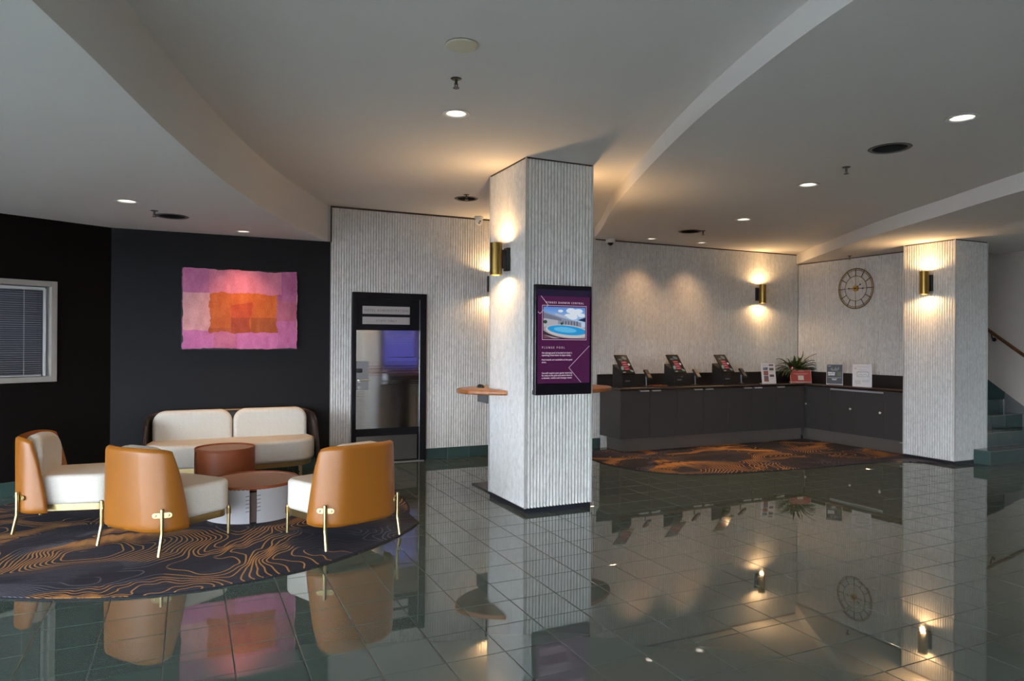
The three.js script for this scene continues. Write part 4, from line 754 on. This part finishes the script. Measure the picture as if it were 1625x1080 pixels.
notice('route_notice', 'white sheet with a small grey sketch on the worktop nearest the column', 8.83, -7.00, -0.92, 0.252, 0.318, 0.10, canvasTex(300, 400, (c, W, H) => { c.fillStyle = '#cfcac8'; c.fillRect(0, 0, W, H); c.strokeStyle = '#b06b62'; c.lineWidth = 5; c.beginPath(); c.arc(42, 72, 12, 0, 7); c.stroke(); c.fillStyle = '#b99892'; c.fillRect(60, 36, 200, 6); c.fillRect(80, 94, 150, 5); c.strokeStyle = '#55585c'; c.lineWidth = 4; c.strokeRect(66, 140, 190, 88); c.beginPath(); c.ellipse(160, 150, 96, 24, 0, Math.PI, 2 * Math.PI); c.moveTo(70, 214); c.lineTo(130, 180); c.lineTo(150, 206); c.lineTo(190, 176); c.lineTo(250, 214); c.stroke(); c.fillStyle = '#9a9692'; for (let k = 0; k < 6; k++) c.fillRect(30, 300 + k * 12, 100, 4); for (let k = 0; k < 4; k++) c.fillRect(150, 286 + k * 12, 110, 4); }), acryl);
{ const t = thing('red_tin', 'small glossy red tin peeping over the red card by the fern', 'tin', [8.83, CT, -8.285]);
  part('body', cyl(0.045, 0.22, 0, 0.11, 0, 28), phys(lin(0.28, 0.012, 0.02), 0.18, { clearcoat: 0.6 }), t); part('lid', cyl(0.047, 0.02, 0, 0.228, 0, 28), phys(lin(0.34, 0.02, 0.03), 0.18), t); }
{ // fern
  const t = thing('potted_fern', 'bushy green fern in a dark pot in the corner of the counter', 'plant', [8.96, CT, -8.345]);
  part('pot', lathe([[0, 0], [0.06, 0], [0.078, 0.12], [0.082, 0.125], [0.074, 0.128], [0.066, 0.11], [0, 0.11]], 32), M.black, t, 'dark pot');
  const r = rng(404), mats = [[0.050, 0.085, 0.022], [0.036, 0.066, 0.016], [0.075, 0.105, 0.030]].map(c => new THREE.MeshPhysicalMaterial({ color: lin(...c), roughness: 0.5, side: THREE.DoubleSide }));
  for (let k = 0; k < 74; k++) {
    const az = k * 2.399 + r() * 0.4, el = 0.15 + 1.15 * Math.sqrt((k + 0.5) / 74), len = 0.34 + 0.17 * r(), n = 9, pos = [], idx = [], w0 = 0.020 + 0.008 * r();
    let bx = 0.02 * Math.cos(az), by = 0.115, bz = 0.02 * Math.sin(az), e = Math.PI / 2 - el * 0.75;
    for (let s = 0; s <= n; s++) { const u = s / n, w = w0 * Math.sin(Math.PI * Math.min(1, 0.12 + 0.88 * u)) * (1 - 0.3 * u) + 0.0015, tx = -Math.sin(az), tz = Math.cos(az), zig = s % 2 ? 0.7 : 1.15; pos.push(bx + tx * w * zig, by + 0.005, bz + tz * w * zig, bx, by - 0.003, bz, bx - tx * w * zig, by + 0.005, bz - tz * w * zig);
      bx += Math.cos(e) * Math.cos(az) * len / n; by += Math.sin(e) * len / n; bz += Math.cos(e) * Math.sin(az) * len / n; bz = Math.max(bz, -0.08); bx = Math.min(bx, 0.14); bz = Math.min(bz, by > 0.2 ? 0.30 : 0.125); e -= (0.11 + 0.10 * el) * (0.6 + 0.8 * u); }
    for (let s = 0; s < n; s++) { const a = s * 3; idx.push(a, a + 3, a + 1, a + 1, a + 3, a + 4, a + 1, a + 4, a + 2, a + 2, a + 4, a + 5); }
    const g = new THREE.BufferGeometry(); g.setAttribute('position', new THREE.Float32BufferAttribute(pos, 3)); g.setIndex(idx); g.computeVertexNormals(); g.setAttribute('uv', new THREE.Float32BufferAttribute(new Float32Array(pos.length / 3 * 2), 2));
    part('frond', g, mats[k % 3], t);
  }
}

// ---------------------------------------------------------------- round skeleton clock
{
  const t = thing('wall_clock', 'round skeleton clock of antique brass rings on the fluted wall', 'clock', [9.146, 2.335, -7.355], -Math.PI / 2), R = 0.30, m = phys(lin(0.25, 0.17, 0.07), 0.4, { metalness: 0.9 });
  const ring = (r, q, z, name) => part(name, new THREE.TorusGeometry(r, q, 10, 64).translate(0, 0, z), m, t);
  ring(R, 0.009, 0.018, 'outer_ring'); ring(R - 0.024, 0.005, 0.018, 'outer_ring'); ring(0.188, 0.005, 0.018, 'inner_ring');
  for (let k = 0; k < 12; k++) { const a = k * Math.PI / 6, c = Math.cos(a), s = Math.sin(a); part('hour_bar', rod([0.186 * s, 0.186 * c, 0.018], [(R - 0.004) * s, (R - 0.004) * c, 0.018], 0.0055, 8), M.black, t); }
  for (let k = 0; k < 4; k++) { const a = k * Math.PI / 2; part('spoke', rod([0.03 * Math.sin(a), 0.03 * Math.cos(a), 0.018], [0.19 * Math.sin(a), 0.19 * Math.cos(a), 0.018], 0.0032, 8), m, t); }
  part('hub', cyl(0.044, 0.03, 0, 0, 0, 36).rotateX(Math.PI / 2).translate(0, 0, 0.018), phys(lin(0.45, 0.27, 0.07), 0.35, { metalness: 0.9 }), t, 'brass hub');
  const hand = (ang, l, back) => { const s = Math.sin(ang), c = Math.cos(ang); part('hand', merge([rod([-back * s, -back * c, 0.036], [l * s, l * c, 0.036], 0.0032, 8), new THREE.SphereGeometry(0.012, 12, 8).scale(1, 1, 0.4).translate(l * 0.86 * s, l * 0.86 * c, 0.036)]), M.black, t, 'black clock hand'); };
  hand(1.03, 0.125, 0); hand(1.62, 0.155, 0.11);
  part('hand_boss', cyl(0.012, 0.012, 0, 0, 0, 16).rotateX(Math.PI / 2).translate(0, 0, 0.038), M.black, t);
  part('hand_tail', new THREE.SphereGeometry(0.011, 12, 8).scale(1, 1, 0.4).translate(-0.108, 0.006, 0.036), M.black, t);
}

// ---------------------------------------------------------------- staircase
{
  const t = thing('staircase', 'green tiled stairs rising beside the fluted column', 'stairs', [9.0, 0, -5.32]);
  const x0 = 9.0, x1 = XR - 0.03, rz = k => -5.32 - 0.25 * k, r = rng(8), N = 11;
  for (let k = 0; k < N; k++) {
    const a = k === 0 ? x0 : 9.275, st = part('step', box(a - x0 + (k ? 0 : 0.011), x1 - x0 - 0.002, k ? 0.18 * k - 0.02 : 0.001, 0.18 * (k + 1) - 0.012, (k ? rz(k) - 0.30 : -5.524) + 5.32, rz(k) - 0.011 + 5.32), M.grout, t);
    if (k === 0) part('core', box(9.275 - x0, x1 - x0 - 0.002, 0.001, 0.168, -0.30, -0.2045), M.grout, st);
    for (let x = a, q = 0; x < x1 - 0.01; x += 0.30, q++) {
      const b = Math.min(x1, x + 0.297);
      part('riser_tile', rboxAt(x + 0.001 - x0, b - x0, 0.18 * k + (k ? 0.002 : 0.002), 0.18 * (k + 1) - 0.013, rz(k) - 0.011 + 5.32, rz(k) + 5.32, 0.0015), skirtMats[Math.floor(r() * 3)], st);
      part('tread_tile', rboxAt(x + 0.001 - x0, b - x0, 0.18 * (k + 1) - 0.012, 0.18 * (k + 1), (k === 0 && x < 9.27 ? -5.524 : rz(k) - 0.249) + 5.32, rz(k) + 0.008 + 5.32, 0.002), tileMats[Math.floor(r() * 4)], st);
    }
    if (k === 0) part('end_tile', rboxAt(0, 0.011, 0.002, 0.167, -0.204, -0.001, 0.0015), skirtMats[1], st);
  }
  const str = (za, zb, x, mat, name, lab) => { const y = z => 0.18 + (-5.32 - z) * 0.72 + 0.115; const s = new THREE.Shape([[-za, y(za)], [-zb, y(zb)], [-zb, y(zb) - 0.35], [-za, y(za) - 0.35]].map(p => new THREE.Vector2(...p)));
    part(name, new THREE.ExtrudeGeometry(s, { depth: 0.008, bevelEnabled: false }).rotateY(Math.PI / 2).translate(x - x0, 0, 5.32), mat, t, lab); };
  str(-5.30, -6.05, x1 - 0.009, std(lin(0.14, 0.14, 0.13), 0.5), 'stringer', 'lighter grey front length of the stringer'); str(-6.052, -8.0, x1 - 0.009, skirtMats[2], 'stringer', 'dark green tiled stringer');  // stringer split in two tones, grey in front and dark green behind
}
{
  const t = thing('handrail', 'brown timber handrail on brackets up the stair wall', 'handrail', [XR - 0.10, 0, -5.5]);
  const y = z => 1.73 + (-6.27 - z) * 0.755;
  part('rail', rod([0, y(-5.0), 0.5], [0, y(-7.6), -2.1], 0.024, 20), M.railWood, t, 'varnished timber rail');
  for (const z of [-5.25, -6.20, -7.2]) { const xw = XR - 0.03; part('bracket', merge([cyl(0.028, 0.012, 0, 0, 0, 20).rotateZ(Math.PI / 2).translate(xw - 0.007 - (XR - 0.10), y(z) - 0.105, z + 5.5), new THREE.TubeGeometry(new THREE.QuadraticBezierCurve3(new THREE.Vector3(xw - 0.01 - (XR - 0.10), y(z) - 0.105, z + 5.5), new THREE.Vector3(0, y(z) - 0.105, z + 5.5), new THREE.Vector3(0, y(z) - 0.022, z + 5.5)), 8, 0.008, 8)]), M.black, t, 'dark metal bracket'); }
}
renderer.render(scene, camera);
